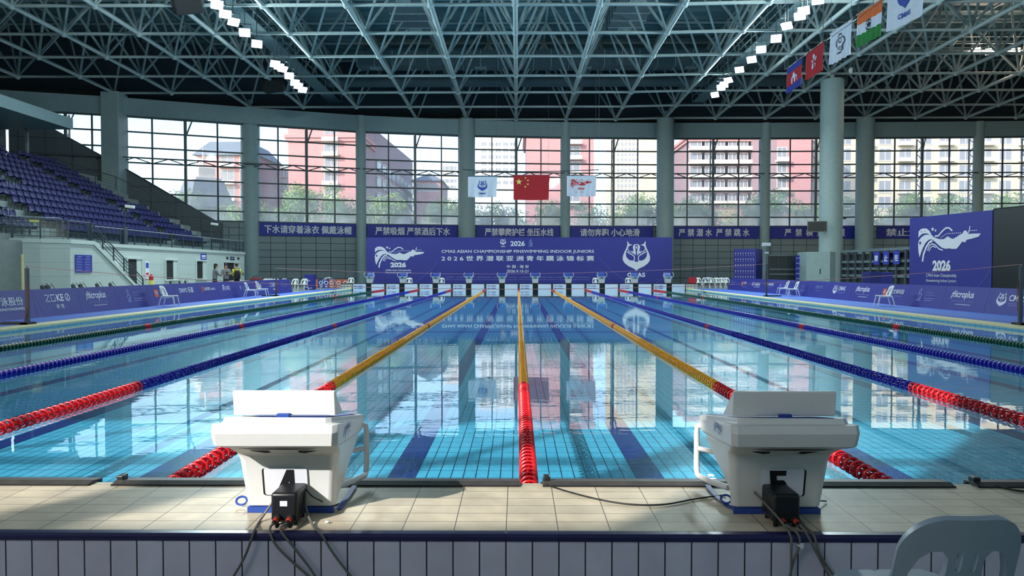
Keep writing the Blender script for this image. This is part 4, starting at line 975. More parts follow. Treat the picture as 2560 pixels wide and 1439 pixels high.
def board(side, y0, y1, draw, label):
    L = y1-y0; xb, xt = (-14.25, -14.47) if side < 0 else (15.27, 15.50)
    t = thing('advertising_board', label, 'board', (xb, (y0+y1)/2, DZ), 0, 'blue boards along the %s pool side' % ('left' if side < 0 else 'right')); O = t.location
    m_ = MB(); z0, z1 = DZ+.005, .94
    m_.prism([(xb, y0+.004, z0), (xt, y0+.004, z1), (xt+side*.05, y0+.004, z1), (xb+side*.42, y0+.004, z0)], (0, L-.008, 0)); pn_ = m_.build('print_panel', 'blue_print', t, origin=O)
    U = V((0, 1, 0)) if side < 0 else V((0, -1, 0)); W = V((xt-xb, 0, z1-z0)).normalized(); N = U.cross(W)
    fr = (V((xb, y0 if side < 0 else y1, z0))+N*.006, U*(L/2.22), W); l = MB(); draw(l, fr); l.build('lettering', ['print_white', 'print_dim', 'print_orange'], pn_, origin=O, recalc=False)
    d = MB(); d.stroke([(.1, .82), (.16, .5), (.3, .12), (.34, .02)], .008, fr); d.build('curve_print', 'print_soft', pn_, origin=O, recalc=False)
LB = [(lg_zhong, 'large white Chinese name over small capitals'), (lg_zoke, 'white angular name and ringed mark'), (lg_micro, 'white rounded script name over a web address'), (lg_bird, 'pale bird emblem with small lettering'), (lg_orange, 'orange square logo behind a white chair'), (lg_onvo, 'four white capitals followed by two Chinese signs'), (lg_bank, 'orange ring mark and small Chinese name'), (lg_nio, 'white arch mark and three capitals'), (lg_star, 'pale star mark and small lettering'), (lg_orange, 'orange square and white signs beyond the paired chairs'), (lg_zoke, 'white angular name at the far end of the row'), (lg_cup, 'pale ring mark as the last of the row')]
for i, (d, s_) in enumerate(LB): board(-1, 19.2+2.22*i, 19.2+2.22*(i+1), d, 'blue board, left side, with '+s_)
RB = [(lg_cmas, 'crest and four capitals, nearest the camera'), (lg_micro, 'white rounded script name, nearer one of two'), (lg_bird, 'pale bird emblem, nearer one of two'), (lg_keji, 'orange square and long Chinese name'), (lg_micro, 'white rounded script name, farther one of two'), (lg_cmas, 'crest and four capitals below the foreground column'), (lg_sun, 'dim Chinese name of four signs'), (lg_bird, 'pale bird emblem behind the paired chairs'), (lg_star, 'pale star mark behind the thin pole'), (lg_text, 'white Chinese name of six signs'), (lg_zhong2, 'white line mark and Chinese name'), (lg_orange, 'orange square near the lockers'), (lg_cup, 'pale ring mark at its far end')]
for i, (d, s_) in enumerate(RB): board(1, 21.45+2.42*i, 21.45+2.42*(i+1), d, 'blue board, right side, with '+s_)

# ================================================================== WINDOW BANNERS AND BACKDROPS
def hang_banner(bay, s_, label, trim=(0.0, 1.0), gap=1.0):
    (ax, ay), (bx_, by_) = PH[bay], PH[bay+1]; A = V((ax, ay-.22, 0)); B = V((bx_, by_-.22, 0)); U = (B-A).normalized(); L = (B-A).length
    ga, gb = (.75 if bay % 2 == 0 else .3), (.3 if bay % 2 == 0 else .75); ga, gb = (.95, .55) if bay % 2 else (.55, .95)
    N = V((U.y, -U.x, 0)); N = N if N.y < 0 else -N; z0, z1 = hz(4.22), hz(5.26)
    t = thing('safety_banner', label, 'banner', (ax, ay, z0), 0, 'blue lettered banners below the windows'); m_ = MB(); a = A+U*ga; b = A+U*(L-gb)
    m_.prism([a+V((0, 0, z0)), b+V((0, 0, z0)), b+V((0, 0, z1)), a+V((0, 0, z1))], N*.03); pn_ = m_.build('cloth_panel', 'blue_banner', t, origin=t.location)
    l = MB(); w_ = L-ga-gb; h_ = z1-z0; fr = (a+V((0, 0, z0))+N*.036, U, V((0, 0, 1))); l.text(s_, fr, w_*trim[0], h_*.2, w_*trim[1], h_*.82, 0, .035); l.build('lettering', 'print_white', pn_, origin=t.location, recalc=False)
BN = [(3, '下水请穿着泳衣 佩戴泳帽', (.05, .95)), (4, '严禁吸烟 严禁酒后下水', (.09, .91)), (5, '严禁攀爬护栏 坐压水线', (.1, .92)), (6, '请勿奔跑 小心地滑', (.12, .84)), (7, '严 禁 潜 水  严 禁 跳 水', (.09, .89)), (8, '严  禁  横  穿  泳  道', (.17, .85)), (9, '禁止大声喧哗', (.1, .8))]
for i, (b_, s_, tr_) in enumerate(BN): hang_banner(b_, s_, 'blue banner with white Chinese lettering below the windows, %s from the stand' % nth(i), tr_)
YB = 58.6
t = thing('event_backdrop', 'wide blue event backdrop with white lettering behind the far blocks', 'backdrop', (0, YB, .1)); O = t.location
x0, x1 = atY(916, 650, YB).x, atY(1680, 650, YB).x; zt = atY(1290, 593, YB).z
m_ = MB(); m_.box(x0, x1, YB, YB+.25, .1, zt); pn_ = m_.build('print_panel', 'blue_print', t, origin=O)
for k in range(4): m_ = MB(); xx = x0+1+(x1-x0-2)*k/3; m_.bar((xx, YB+.25, zt-.5), (xx, YB+1.6, .12), .06, .06); m_.build('brace', 'steel_grey', t, origin=O)
fr = (V((0, YB-.008, 0)), V((1, 0, 0)), V((0, 0, 1))); l = MB()
def pb(px0, py0, px1, py1): a = atY(px0, py1, YB); b = atY(px1, py0, YB); return a.x, a.z, b.x, b.z
def bt(s_, px0, py0, px1, py1, mi=0, bold=.02): l.text(s_, fr, *pb(px0, py0, px1, py1), mi, bold)
bt('2026', 1276, 602, 1312, 615, 0, .03); bt('CMAS ASIAN CHAMPIONSHIP FINSWIMMING INDOOR JUNIORS', 1104, 624, 1485, 634, 0, .015)
bt('2 0 2 6 世 界 潜 联 亚 洲 青 年 蹼 泳 锦 标 赛', 1104, 639, 1485, 652, 0, .03); bt('中 国 · 海 安', 1267, 662, 1322, 670, 0, .02); bt('2026.9.15-21', 1267, 674, 1321, 681, 0, .015)
a = pb(937, 628, 1061, 664); swimmer(l, fr, a[0], a[1]-.15, a[2]-a[0], 0, 2); bt('2026', 976, 655, 1015, 668, 0, .05); bt('CMAS Asian Championship', 964, 673, 1028, 678); bt('Finswimming Indoor Juniors', 964, 679, 1028, 684)
a = pb(1556, 604, 1626, 677); emblem(l, fr, a[0], a[1], a[2]-a[0]); bt('CMAS', 1568, 681, 1613, 692, 0, .03)
a = pb(1250, 599, 1265, 612); emblem(l, fr, a[0], a[1], a[2]-a[0]); bt('CMAS', 1252, 614, 1263, 617); a = pb(1320, 598, 1336, 616); bird(l, fr, a[0], a[1], a[3]-a[1], 1)
for k, s_ in enumerate(('主办单位：世界潜水运动联合会  国家体育总局水上运动管理中心  承办单位：江苏省体育局  南通市体育局  海安市人民政府  协办单位：海安市体育总会', 'Host: Confederation Mondiale des Activites Subaquatiques  Organizer: Water Sports Administration Center  Hai An Municipal Government', '')):
    if s_: bt(s_, 1114, 691+k*6, 1475, 694.5+k*6, 1, 0)
l.build('lettering', ['print_white', 'print_dim', 'blue_print'], pn_, origin=O, recalc=False)
d = MB()
for pts in (((1035, 705), (1060, 690), (1080, 672), (1094, 652)), ((1495, 643), (1520, 668), (1550, 692), (1570, 704)), ((1640, 706), (1660, 694), (1678, 678)), ((1560, 700), (1600, 706), (1650, 697))):
    d.stroke([(atY(x, y, YB).x, atY(x, y, YB).z) for x, y in pts], .035, fr)
d.build('curve_print', 'print_soft', pn_, origin=O, recalc=False)
# big board on the right side
A = V((19.35, 36.0, .1)); B = V((20.25, 31.15, .1)); U = (B-A).normalized(); L = (B-A).length; N = V((U.y, -U.x, 0))
zt = atY(2272, 545, 36).z
t = thing('event_backdrop', 'tall blue event board with ribbon swimmer and year on the right side', 'backdrop', A); O = t.location
m_ = MB(); m_.prism([A, B, B+V((0, 0, zt-.1)), A+V((0, 0, zt-.1))], -N*.2); pn_ = m_.build('print_panel', 'blue_print', t, origin=O)
fr = (A+N*.01, U, V((0, 0, 1))); l = MB(); h_ = zt-.1
swimmer(l, fr, L*.12, h_*.46, L*.76, 0, 1); l.text('2026', fr, L*.315, h_*.345, L*.54, h_*.475, 0, .05); l.text('CMAS Asian Championship', fr, L*.235, h_*.265, L*.61, h_*.315, 0, .0); l.text('Finswimming Indoor Juniors', fr, L*.235, h_*.205, L*.61, h_*.25, 0, .0)
l.build('lettering', ['print_white', 'blue_print'], pn_, origin=O, recalc=False)
d = MB(); d.stroke([(L*.72, h_*.12), (L*.85, h_*.16), (L*.93, h_*.26), (L*.99, h_*.36)], .03, fr); d.stroke([(L*.4, h_*.17), (L*.5, h_*.16), (L*.6, h_*.1)], .03, fr); d.build('curve_print', 'print_soft', pn_, origin=O, recalc=False)
A2 = B+U*.04-N*.0; B2 = A2+U*4.6
t = thing('video_screen', 'large unlit black video screen next to the tall blue event board', 'screen', A2); O = t.location; za = atY(2478, 521, A2.y).z-.1
m_ = MB(); m_.prism([A2, B2, B2+V((0, 0, za)), A2+V((0, 0, za))], -N*.35); m_.build('screen_cabinet', 'black_matt', t, origin=O)
m_ = MB(); m_.prism([A2+N*.02+U*.05+V((0, 0, .1)), B2+N*.02-U*.05+V((0, 0, .1)), B2+N*.02-U*.05+V((0, 0, za-.05)), A2+N*.02+U*.05+V((0, 0, za-.05))], -N*.03); m_.build('display', 'screen_black', t, origin=O)
# ================================================================== STARTING BLOCKS, NEAR END
def near_block(cx, digit, inner, label):
    """inner = +1 when the side facing the middle of the pool is at +x"""
    t = thing('starting_block', label, 'starting block', (cx, 3.70, PZ)); O = V((cx, 0, 0)); L0 = V((cx, 3.70, PZ))
    def ring(yr, yf, zr, zf, hr, hf, c=.025):
        return [V((-hr+c, yr, zr)), V((hr-c, yr, zr)), V((hr, yr+c, zr)), V((hf, yf-c, zf)), V((hf-c, yf, zf)), V((-hf+c, yf, zf)), V((-hf, yf-c, zf)), V((-hr, yr+c, zr))]
    m_ = MB(); rr = [ring(3.70, 3.93, .31, .31, .23, .16), ring(3.655, 4.04, .56, .56, .252, .268), ring(3.64, 4.08, .60, .585, .262, .270), ring(3.52, 4.14, .668, .60, .285, .26)]
    m_.loft([[p+V((cx, 0, 0)) for p in r] for r in rr]); o = m_.build('pedestal', 'block_white', t, origin=L0); bevel(o, .012, 3, 25); smooth_angle(o, 35)
    m_ = MB(); rr = [ring(3.50, 4.16, .665, .598, .285, .262), ring(3.452, 4.20, .683, .605, .302, .268), ring(3.437, 4.255, .748, .64, .308, .268), ring(3.45, 4.262, .786, .655, .306, .268), ring(3.475, 4.265, .788, .66, .268, .262), ring(3.49, 4.268, .812, .678, .262, .26)]
    m_.loft([[p+V((cx, 0, 0)) for p in r] for r in rr]); o = m_.build('platform', 'block_white', t, origin=L0); bevel(o, .008, 2, 25); smooth_angle(o, 30)
    m_ = MB(); m_.add([V((cx+x, y, .8125-(y-3.49)*.1722+dz)) for dz in (-.001, .002) for x, y in ((-.225, 3.56), (.225, 3.56), (.225, 4.23), (-.225, 4.23))], [(0, 3, 2, 1), (4, 5, 6, 7), (0, 1, 5, 4), (1, 2, 6, 5), (2, 3, 7, 6), (3, 0, 4, 7)]); m_.build('tread_pad', 'block_blue', t, origin=L0)
    # kick plate wedge
    m_ = MB(); hw = .256; prof_ = [(3.615, .80), (3.60, .922), (3.612, .928), (3.78, .78)]
    m_.prism([(cx-hw, y, z) for y, z in prof_], (2*hw, 0, 0)); o = m_.build('kick_plate', 'block_white', t, origin=L0); bevel(o, .005, 2)
    m_ = MB(); m_.box(cx-.03, cx+.03, 3.585, 3.612, .797, .812); m_.build('release_latch', 'block_blue', t, origin=L0)
    m_ = MB(); m_.prism([(cx-.223, 3.697, PZ), (cx+.223, 3.697, PZ), (cx+.165, 3.935, PZ), (cx-.165, 3.935, PZ)], (0, 0, .029)); m_.build('base_gasket', 'block_blue', t, origin=L0)
    for s_ in (-1, 1):
        x = cx+s_*.272; m_ = MB(); pts = [(x-s_*.02, 4.2, .63), (x+s_*.01, 4.215, .62)]+[(x+s_*.012, 4.22, .58), (x+s_*.012, 4.22, .40)]+[(x+s_*.012-s_*.0, 4.22-.05*(1-math.cos(a)), .39-.05*math.sin(a)) for a in (.3, .8, 1.2, 1.57)]+[(x-s_*.03, 4.05, .34), (x-s_*.09, 3.93, .345)]
        m_.tube(pts, .0165, 12); m_.tube([(x+s_*.01, 4.22, .49), (x-s_*.06, 4.08, .50)], .014, 10); smooth_angle(m_.build('grip_handle', 'block_white', t, origin=L0), 50)
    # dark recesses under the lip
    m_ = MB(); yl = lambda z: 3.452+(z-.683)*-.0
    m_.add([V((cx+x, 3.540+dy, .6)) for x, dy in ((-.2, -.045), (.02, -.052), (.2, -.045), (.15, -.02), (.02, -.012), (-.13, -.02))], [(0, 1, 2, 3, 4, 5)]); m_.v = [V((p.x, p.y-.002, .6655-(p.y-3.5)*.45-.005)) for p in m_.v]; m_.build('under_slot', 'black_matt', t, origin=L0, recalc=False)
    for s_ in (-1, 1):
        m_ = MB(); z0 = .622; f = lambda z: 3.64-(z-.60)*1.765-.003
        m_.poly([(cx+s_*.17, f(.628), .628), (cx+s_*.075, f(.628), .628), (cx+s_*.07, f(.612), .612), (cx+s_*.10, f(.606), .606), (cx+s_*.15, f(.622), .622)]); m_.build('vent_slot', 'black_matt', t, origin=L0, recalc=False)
    # number panel with lettering
    fy = lambda z: 3.70-(z-.31)*.18-.004
    fr = (V((cx, fy(.40), .40)), V((1, 0, 0)), V((0, -.18, 1)).normalized())
    def rrect(x0, y0, x1, y1, r): return arc(x1-r, y1-r, r, 0, 90, 4)+arc(x0+r, y1-r, r, 90, 180, 4)+arc(x0+r, y0+r, r, 180, 270, 4)+arc(x1-r, y0+r, r, 270, 360, 4)
    m_ = MB(); N = fr[1].cross(fr[2]); px = -.012*inner; rim = rrect(-.109+px-.012*inner, -.025, .109+px-.012*inner, .122, .012); m_.flat([rim], (fr[0]+N*.001, fr[1], fr[2]))
    m_.build('panel_edge', 'black_matt', t, origin=L0, recalc=False)
    m_ = MB(); m_.flat([rrect(-.11+px, -.022, .11+px, .125, .012)], (fr[0]+N*.004, fr[1], fr[2])); pn_ = m_.build('number_panel', 'print_white', t, origin=L0, recalc=False)
    m_ = MB(); f2 = (fr[0]+N*.006, fr[1], fr[2]); x = -.01
    if digit == '4':
        m_.flat([[(x-.055, -.012), (x+.005, .118), (x+.042, .118), (x+.042, -.012), (x+.042, -.02), (x+.018, -.02), (x+.018, .0), (x-.02, .0), (x-.02, -.02), (x-.05, -.02)], [(x+.016, .02), (x+.016, .06), (x-.004, .02)]], f2)
    else:
        m_.flat([[(x-.045, .118), (x-.035, .04), (x+.015, .04), (x+.012, .02), (x+.016, -.015), (x+.045, -.015), (x+.045, .048), (x+.03, .066), (x-.005, .066), (x-.008, .09), (x+.04, .09), (x+.04, .118)]], f2)
    m_.build('lettering', 'print_black', pn_, origin=L0, recalc=False)
    # maker's mark on the side that faces the middle
    hwy = lambda y: .308-.04*(y-3.44)/.82+.005
    ya, yb2 = (3.61, 3.81) if inner > 0 else (3.81, 3.61)
    A_ = V((cx+inner*hwy(ya), ya, .69)); U = (V((cx+inner*hwy(yb2), yb2, .69))-A_).normalized(); fr = (A_, U, V((0, 0, 1)))
    m_ = MB(); m_.text('SIFANG', fr, .035, .02, .16, .05, 0, .03); m_.text('四方体育器材', fr, .06, .0, .15, .014, 0, .0)
    for k, (a, b, h) in enumerate(((0, .012, .05), (.016, .026, .03))): m_.stroke([(a+.006, .0+k*.01-.008), (a+.006, h)], .01, fr)
    m_.build('lettering', 'block_blue', t, origin=L0, recalc=False)
    return t
BL = (XC-1.25, XC+1.25)
near_block(BL[0], '4', 1, 'white starting block numbered four, rear face in sunlight')
near_block(BL[1], '5', -1, 'white starting block numbered five, rear face in shade')
def timing_box(cx, label, sticker):
    t = thing('timing_box', label, 'timing box', (cx, 3.58, PZ)); O = t.location
    m_ = MB(); m_.box(cx-.064, cx+.064, 3.49, 3.672, .30, .445); o = m_.build('case', 'black_plastic', t, origin=O); bevel(o, .014, 3); smooth_angle(o, 40)
    for x, y in ((-.045, 3.52), (.045, 3.52), (-.045, 3.64), (.045, 3.64)): m_ = MB(); m_.lathe([(.012, PZ), (.01, .303)], 8, (cx+x, y, 0)); m_.build('foot', 'black_matt', t, origin=O)
    if sticker: m_ = MB(); m_.box(cx-.018, cx+.018, 3.487, 3.4895, .382, .407); m_.build('sticker', 'print_white', t, origin=O)
    for s_ in (-.03, .034):
        m_ = MB(); m_.lathe([(.018, 3.49), (.02, 3.475), (.016, 3.47)], 12, (cx+s_, 0, .325), axis='y'); sk_ = m_.build('socket', 'black_matt', t, origin=O)
        m_ = MB(); m_.lathe([(.014, 3.472), (.014, 3.45), (.011, 3.445)], 12, (cx+s_, 0, .322), axis='y'); m_.build('plug', 'plug_red', sk_, origin=O)
        m_ = MB(); m_.lathe([(.010, 3.446), (.009, 3.425)], 10, (cx+s_, 0, .32), axis='y'); m_.build('collar', 'black_matt', sk_, origin=O)
        m_ = MB(); m_.lathe([(.009, 3.452), (.009, 3.435)], 8, (cx+s_+.014, 0, .302), axis='y'); m_.build('dust_cap', 'black_matt', t, origin=O)
BX = (atY(711, 1270, 3.5).x, atY(1966, 1270, 3.5).x)
timing_box(BX[0], 'black timing box with white sticker at the rear of the sunlit block', True)
timing_box(BX[1], 'plain black timing box at the rear of the shaded block', False)
def spline(pts, n=10):
    P = [V(p) for p in pts]; P = [P[0]*2-P[1]]+P+[P[-1]*2-P[-2]]; out = []
    for i in range(1, len(P)-2):
        for k in range(n):
            u = k/n; a, b, c, d = P[i-1:i+3]
            out.append(.5*((2*b)+(c-a)*u+(2*a-5*b+4*c-d)*u*u+(3*b-a-3*c+d)*u**3))
    return out+[P[-2]]
def cable(label, pts, r=.006, m='cable_grey', group=None):
    o = MB(); o.tube(spline(pts), r, 8); ob = smooth_angle(o.build('cable', m, origin=pts[0]), 60); return tag(ob, label, 'cable', group)
def onT(px, py): p = atZ(px, py, PZ+.008); return (p.x, p.y, p.z)
def onF(px, py, y=3.375): p = atY(px, py, y); return (p.x, p.y, p.z)
b0 = V((BX[0], 0, 0)); b1 = V((BX[1], 0, 0))
cable('grey cable dropping to the left from the sunlit timing box', [(BX[0]-.066, 3.60, .40), onT(650, 1300), onT(635, 1330)[:2]+(PZ+.01,), onF(612, 1390), onF(578, 1450)])
cable('grey cable from the first red plug of the sunlit timing box', [(BX[0]-.03, 3.43, .32), (BX[0]-.035, 3.395, .30), onF(690, 1362), onF(740, 1412), onF(795, 1460)])
cable('grey cable from the second red plug of the sunlit timing box', [(BX[0]+.034, 3.43, .32), (BX[0]+.015, 3.395, .30), onF(735, 1368), onF(775, 1420), onF(800, 1460)])
cable('grey cable looping right from behind the sunlit timing box', [(BX[0]+.067, 3.62, .41), (BX[0]+.082, 3.58, .34), onT(782, 1312), onT(800, 1332)[:2]+(PZ+.012,), onF(835, 1385), onF(885, 1450)])
cable('thin black lead from the sunlit timing box to the block foot', [(BX[0]+.066, 3.64, .42), (BX[0]+.11, 3.62, .385), onT(830, 1262), onT(848, 1258)], .0035, 'cable_black')
cable('grey cable passing over the shaded timing box side', [(BX[1]-.095, 3.682, .395), (BX[1]-.06, 3.48, .35), (BX[1]-.02, 3.40, .285), onF(1978, 1380), onF(1977, 1450)])
cable('grey cable from the first red plug of the shaded timing box, with a white tag', [(BX[1]-.03, 3.43, .32), (BX[1]+.012, 3.39, .29), onF(1999, 1362), onF(1985, 1400), onF(1972, 1450)])
cable('grey cable running down to the right from the shaded timing box', [(BX[1]+.064, 3.60, .34), (BX[1]+.075, 3.46, .30), (BX[1]+.09, 3.395, .283), onF(2050, 1385), onF(2092, 1450)])
cable('second grey cable from the right plug of the shaded timing box', [(BX[1]+.034, 3.43, .32), (BX[1]+.05, 3.40, .30), onF(2040, 1378), onF(2078, 1450)])
cable('short black lead lying to the right of the shaded timing box', [(BX[1]+.062, 3.6, .40), (BX[1]+.1, 3.66, .37), onT(2066, 1252)], .0035, 'cable_black')
cable('thin black cable lying across the deck towards the shaded block', [onT(1352, 1206), onT(1420, 1228), onT(1500, 1248), onT(1580, 1260), onT(1660, 1260), onT(1740, 1246), onT(1815, 1236)], .0045, 'cable_black')
cable('black cable at the far right edge of the deck', [onT(2462, 1206), onT(2500, 1216), onT(2545, 1226), onT(2620, 1232)], .006, 'cable_black')
t = thing('cable_tag', 'small white tag clipped round a grey cable', 'tag', onF(1999, 1362)); m_ = MB(); m_.box(-.002, .014, -.014, -.008, -.012, .012); m_.box(-.008, .008, -.009, .008, -.004, .004); m_.build('tag', 'print_white', t)
def strap(label, pts, loop):
    t = thing('blue_strap', label, 'strap', pts[0]); m_ = MB(); P = spline(pts, 6); vs = []; fs = []
    for i, p in enumerate(P):
        d = (P[min(i+1, len(P)-1)]-P[max(i-1, 0)]).normalized(); s_ = d.cross(V((0, 0, 1))).normalized()*.014
        vs += [p-s_, p+s_]
    n = len(P); vs = vs+[v+V((0, 0, .003)) for v in vs]
    for i in range(n-1): fs += [(2*i, 2*i+1, 2*i+3, 2*i+2), (2*n+2*i, 2*n+2*i+2, 2*n+2*i+3, 2*n+2*i+1), (2*i, 2*i+2, 2*n+2*i+2, 2*n+2*i), (2*i+1, 2*n+2*i+1, 2*n+2*i+3, 2*i+3)]
    m_.add(vs, fs); m_.build('webbing', 'block_blue', t, origin=pts[0]); b = MB(); c = V(loop)
    b.tube([c+V((math.cos(a)*.028, math.sin(a)*.012, .024+math.sin(a)*.018)) for a in [2*math.pi*i/14 for i in range(15)]], .006, 6, cap=False); b.build('buckle', 'block_blue', t, origin=pts[0])
strap('blue strap lying between the shaded block and the pool edge', [onT(1768, 1212), onT(1790, 1238), onT(1818, 1262), onT(1842, 1274)], onT(1815, 1258))
strap('blue strap lying between the sunlit block and the pool edge', [onT(886, 1214), onT(868, 1242), onT(846, 1272)], onT(604, 1262))
t = thing('pebble', 'small white pebble lying on the sunlit deck', 'stone', onT(818, 1304)); m_ = MB(); m_.ball((0, 0, 0), .011, 8, 0, (1.2, .8, .6)); smooth_angle(m_.build('stone', 'print_white', t), 80)

# ================================================================== TOUCHPADS
for i, x in enumerate(LANES):
    if not 2 <= i <= 7: continue
    t = thing('touchpad', 'black touchpad over the near pool edge, %s lane from the stand side' % nth(i), 'touchpad', (x, YN, PZ), 0, 'near touchpads'); O = t.location
    a, b = x-1.185, x+1.185; yd = 4.20
    m_ = MB(); m_.box(a, b, YN+.002, YN+.014, -.5, PZ-.02); m_.build('pad', 'black_plastic', t, origin=O)
    m_ = MB(); m_.prism([(a, yd-.045, PZ+.001), (a, yd+.055, PZ+.001), (a, YN+.016, PZ-.02), (a, YN+.016, PZ+.008), (a, yd, PZ+.020), (a, yd-.045, PZ+.008)], (b-a, 0, 0)); bevel(m_.build('edge_lip', 'pad_grey', t, origin=O), .004)
    for xx in (a+.05,): m_ = MB(); m_.box(xx-.045, xx-.005, yd+.0, yd+.06, PZ+.012, PZ+.045); bevel(m_.build('connector', 'black_plastic', t, origin=O), .006)
    m_ = MB(); m_.box(a, b, yd-.052, yd-.044, PZ+.001, PZ+.009); m_.build('front_strip', 'black_matt', t, origin=O)

# ================================================================== LANE ROPES
def disc_mesh(hi):
    m_ = MB(); R, L = .069, .098; n = 22 if hi else 10
    if hi:
        m_.lathe([(R-.013, -.007), (R-.002, -.006), (R, 0), (R-.002, .006), (R-.013, .007), (R-.013, -.007)], n, (0, 0, 0), cap=False, axis='y')
        p = lambda a, r, y: V((math.cos(a)*r, y, math.sin(a)*r))
        for k in range(6):
            a0 = 2*math.pi*k/6; fs = []; vs = []
            for i in range(5):
                f = i/4; rr = R-.008-(R-.03)*math.sin(f*math.pi/2); yy = .075*f; aa = a0+f*1.3
                vs += [p(aa, rr, yy), p(aa+.8*(1-f*.35), rr, yy)]
                if i: fs.append((2*i-2, 2*i-1, 2*i+1, 2*i))
            m_.add(vs, fs)
        m_.lathe([(.015, -.01), (.016, .07), (.014, .09)], 10, (0, 0, 0), axis='y')
    else:
        m_.lathe([(.02, -.049), (R, -.046), (R, -.03), (.04, -.026)], n, (0, 0, 0), axis='y')
    me = m_.build('tmp', 'float_red'); d = me.data; bpy.data.objects.remove(me); d.materials.clear(); return d
D_HI = {}
for c in ('red', 'yellow', 'blue', 'green'):
    D_HI[c] = disc_mesh(True); D_HI[c].materials.append(K['float_'+c]); D_HI[c].name = 'float_disc_'+c
    D_HI[c].polygons.foreach_set('use_smooth', [True]*len(D_HI[c].polygons))
ROPEC = {0: 'yellow', 1: 'yellow', 2: 'blue', 3: 'blue', 4: 'green'}
RN = {0: 'centre', 1: 'inner', 2: 'second', 3: 'third', 4: 'outermost'}
y0r, y1r, PD = YN+.12, YF-.1, .104
for k in range(-4, 5):
    x = XC+2.5*k; c = ROPEC[abs(k)]; side = '' if k == 0 else (', stand side' if k < 0 else ', big column side')
    t = thing('lane_rope', '%s lane rope, %s floats with red ends%s' % (RN[abs(k)], c, side), 'lane rope', (x, y0r, .0), 0, 'lane ropes'); O = t.location
    m_ = MB(); m_.tube([(x, YN-.04, .12), (x, y0r, .02), (x, y1r, .02), (x, YF+.05, .12)], .006, 6); m_.build('steel_cable', 'chrome', t, origin=O)
    n = int((y1r-y0r)/PD); hiN = 100 if abs(k) <= 2 else 0
    def colour(y): return 'red' if (y-y0r < 4.95 or y1r-y < 4.95 or abs(y-(YN+15)) < .16 or abs(y-(YF-15)) < .16) else c
    start = int((9-YN)/PD) if abs(k) == 2 else 0
    if abs(k) == 2: start = 22
    if abs(k) == 1: start = 5
    low = {}
    for i in range(n):
        y = y0r+.03+PD*i
        if hiN and start <= i < start+hiN:
            o = bpy.data.objects.new('float_disc', D_HI[colour(y)]); COL.objects.link(o); o.parent = t; o.location = (0, y-y0r, .022); o.rotation_euler = (0, (i*.35) % 6.28, 0)
        else: low.setdefault(colour(y), []).append(y)
    for cc, ys in low.items():
        m_ = MB()
        for y in ys: m_.lathe([(.026, y-.052), (.03, y-.026), (.066, y-.014), (.069, y), (.064, y+.012), (.034, y+.026), (.026, y+.051)], 12, (x, 0, .022), axis='y', cap=False)
        tag(smooth_angle(m_.build('%s_floats' % cc, 'float_'+cc, t, origin=O), 50), kind='stuff')

# ================================================================== FAR END
def far_block():
    t = thing('starting_block', 'x', 'starting block', (0, 0, 0)); m_ = MB()
    def q(yr, yf, zr, zf, hw): return [V((-hw, yf, zf)), V((hw, yf, zf)), V((hw, yr, zr)), V((-hw, yr, zr))]
    m_.loft([q(.75, .12, .62, .50, .26), q(.80, .02, .72, .60, .28), q(.80, .0, .80, .66, .27)]); bevel(m_.build('platform', 'block_white', t), .02)
    m_ = MB(); m_.add([(-.25, -.004, .664), (.25, -.004, .664), (.25, .78, .804), (-.25, .78, .804)], [(0, 1, 2, 3)]); m_.v += [p+V((0, 0, .012)) for p in m_.v]; m_.f = [[0, 3, 2, 1], [4, 5, 6, 7], [0, 1, 5, 4], [1, 2, 6, 5], [2, 3, 7, 6], [3, 0, 4, 7]]; m_.mi = [0]*6; m_.build('tread_pad', 'block_blue', t)
    m_ = MB(); m_.prism([(-.25, .50, .76), (-.25, .68, .95), (-.25, .70, .80)], (.5, 0, 0)); m_.build('kick_plate', 'block_blue', t)
    m_ = MB(); m_.loft([q(.55, .2, .16, .16, .2), q(.7, .15, .62, .52, .25)]); bevel(m_.build('pedestal', 'block_white', t), .015)
    m_ = MB(); m_.box(-.09, .09, -.002, .2, .545, .61); m_.build('front_recess', 'black_matt', t)
    for s_ in (-1, 1): m_ = MB(); m_.tube([(s_*.27, .1, .64), (s_*.36, .02, .68), (s_*.36, .02, .9), (s_*.31, .3, .95)], .018, 8); smooth_angle(m_.build('grip_handle', 'block_white', t), 60)
    return t
fb = far_block()
for i, x in enumerate(LANES):
    o = fb if i == 0 else dup(fb); o.location = (x, YF+.14, .36); tag(o, 'white and blue starting block at the far end, %s lane from the stand side' % nth(i), None, 'far starting blocks')
    m_ = MB(); m_.box(x-.23, x+.23, YF+.2, YF+.9, .1, .53); tag(m_.build('pillar_block', 'black_matt'), kind='structure')
    t = thing('touchpad', 'white touchpad with two logos on the far end wall, %s lane from the stand side' % nth(i), 'touchpad', (x, YF, .0), 0, 'far touchpads'); O = t.location
    for s_ in (-1, 1):
        m_ = MB(); m_.box(min(x+s_*.2, x+s_*1.18), max(x+s_*.2, x+s_*1.18), YF-.02, YF+.01, -.35, .455); m_.build('pad_face', 'print_white', t, origin=O)
    m_ = MB(); m_.box(x-.2, x+.2, YF-.03, YF+.02, -.35, .47); m_.build('black_centre', 'black_matt', t, origin=O)
    m_ = MB(); m_.box(x-1.22, x-1.18, YF-.05, YF+.02, -.35, .47); m_.box(x+1.18, x+1.22, YF-.05, YF+.02, -.35, .47); m_.build('divider', 'black_matt', t, origin=O)
    l = MB(); fr = (V((x-1.1, YF-.024, 0)), V((1, 0, 0)), V((0, 0, 1)))
    for z in (.27, .10): l.text('中泳股份', fr, .25, z, .65, z+.09, 0, .02); l.stroke([(.02, z+.045), (.2, z+.045)], .05, fr)
    l.build('lettering', 'print_blue', t, origin=O, recalc=False)
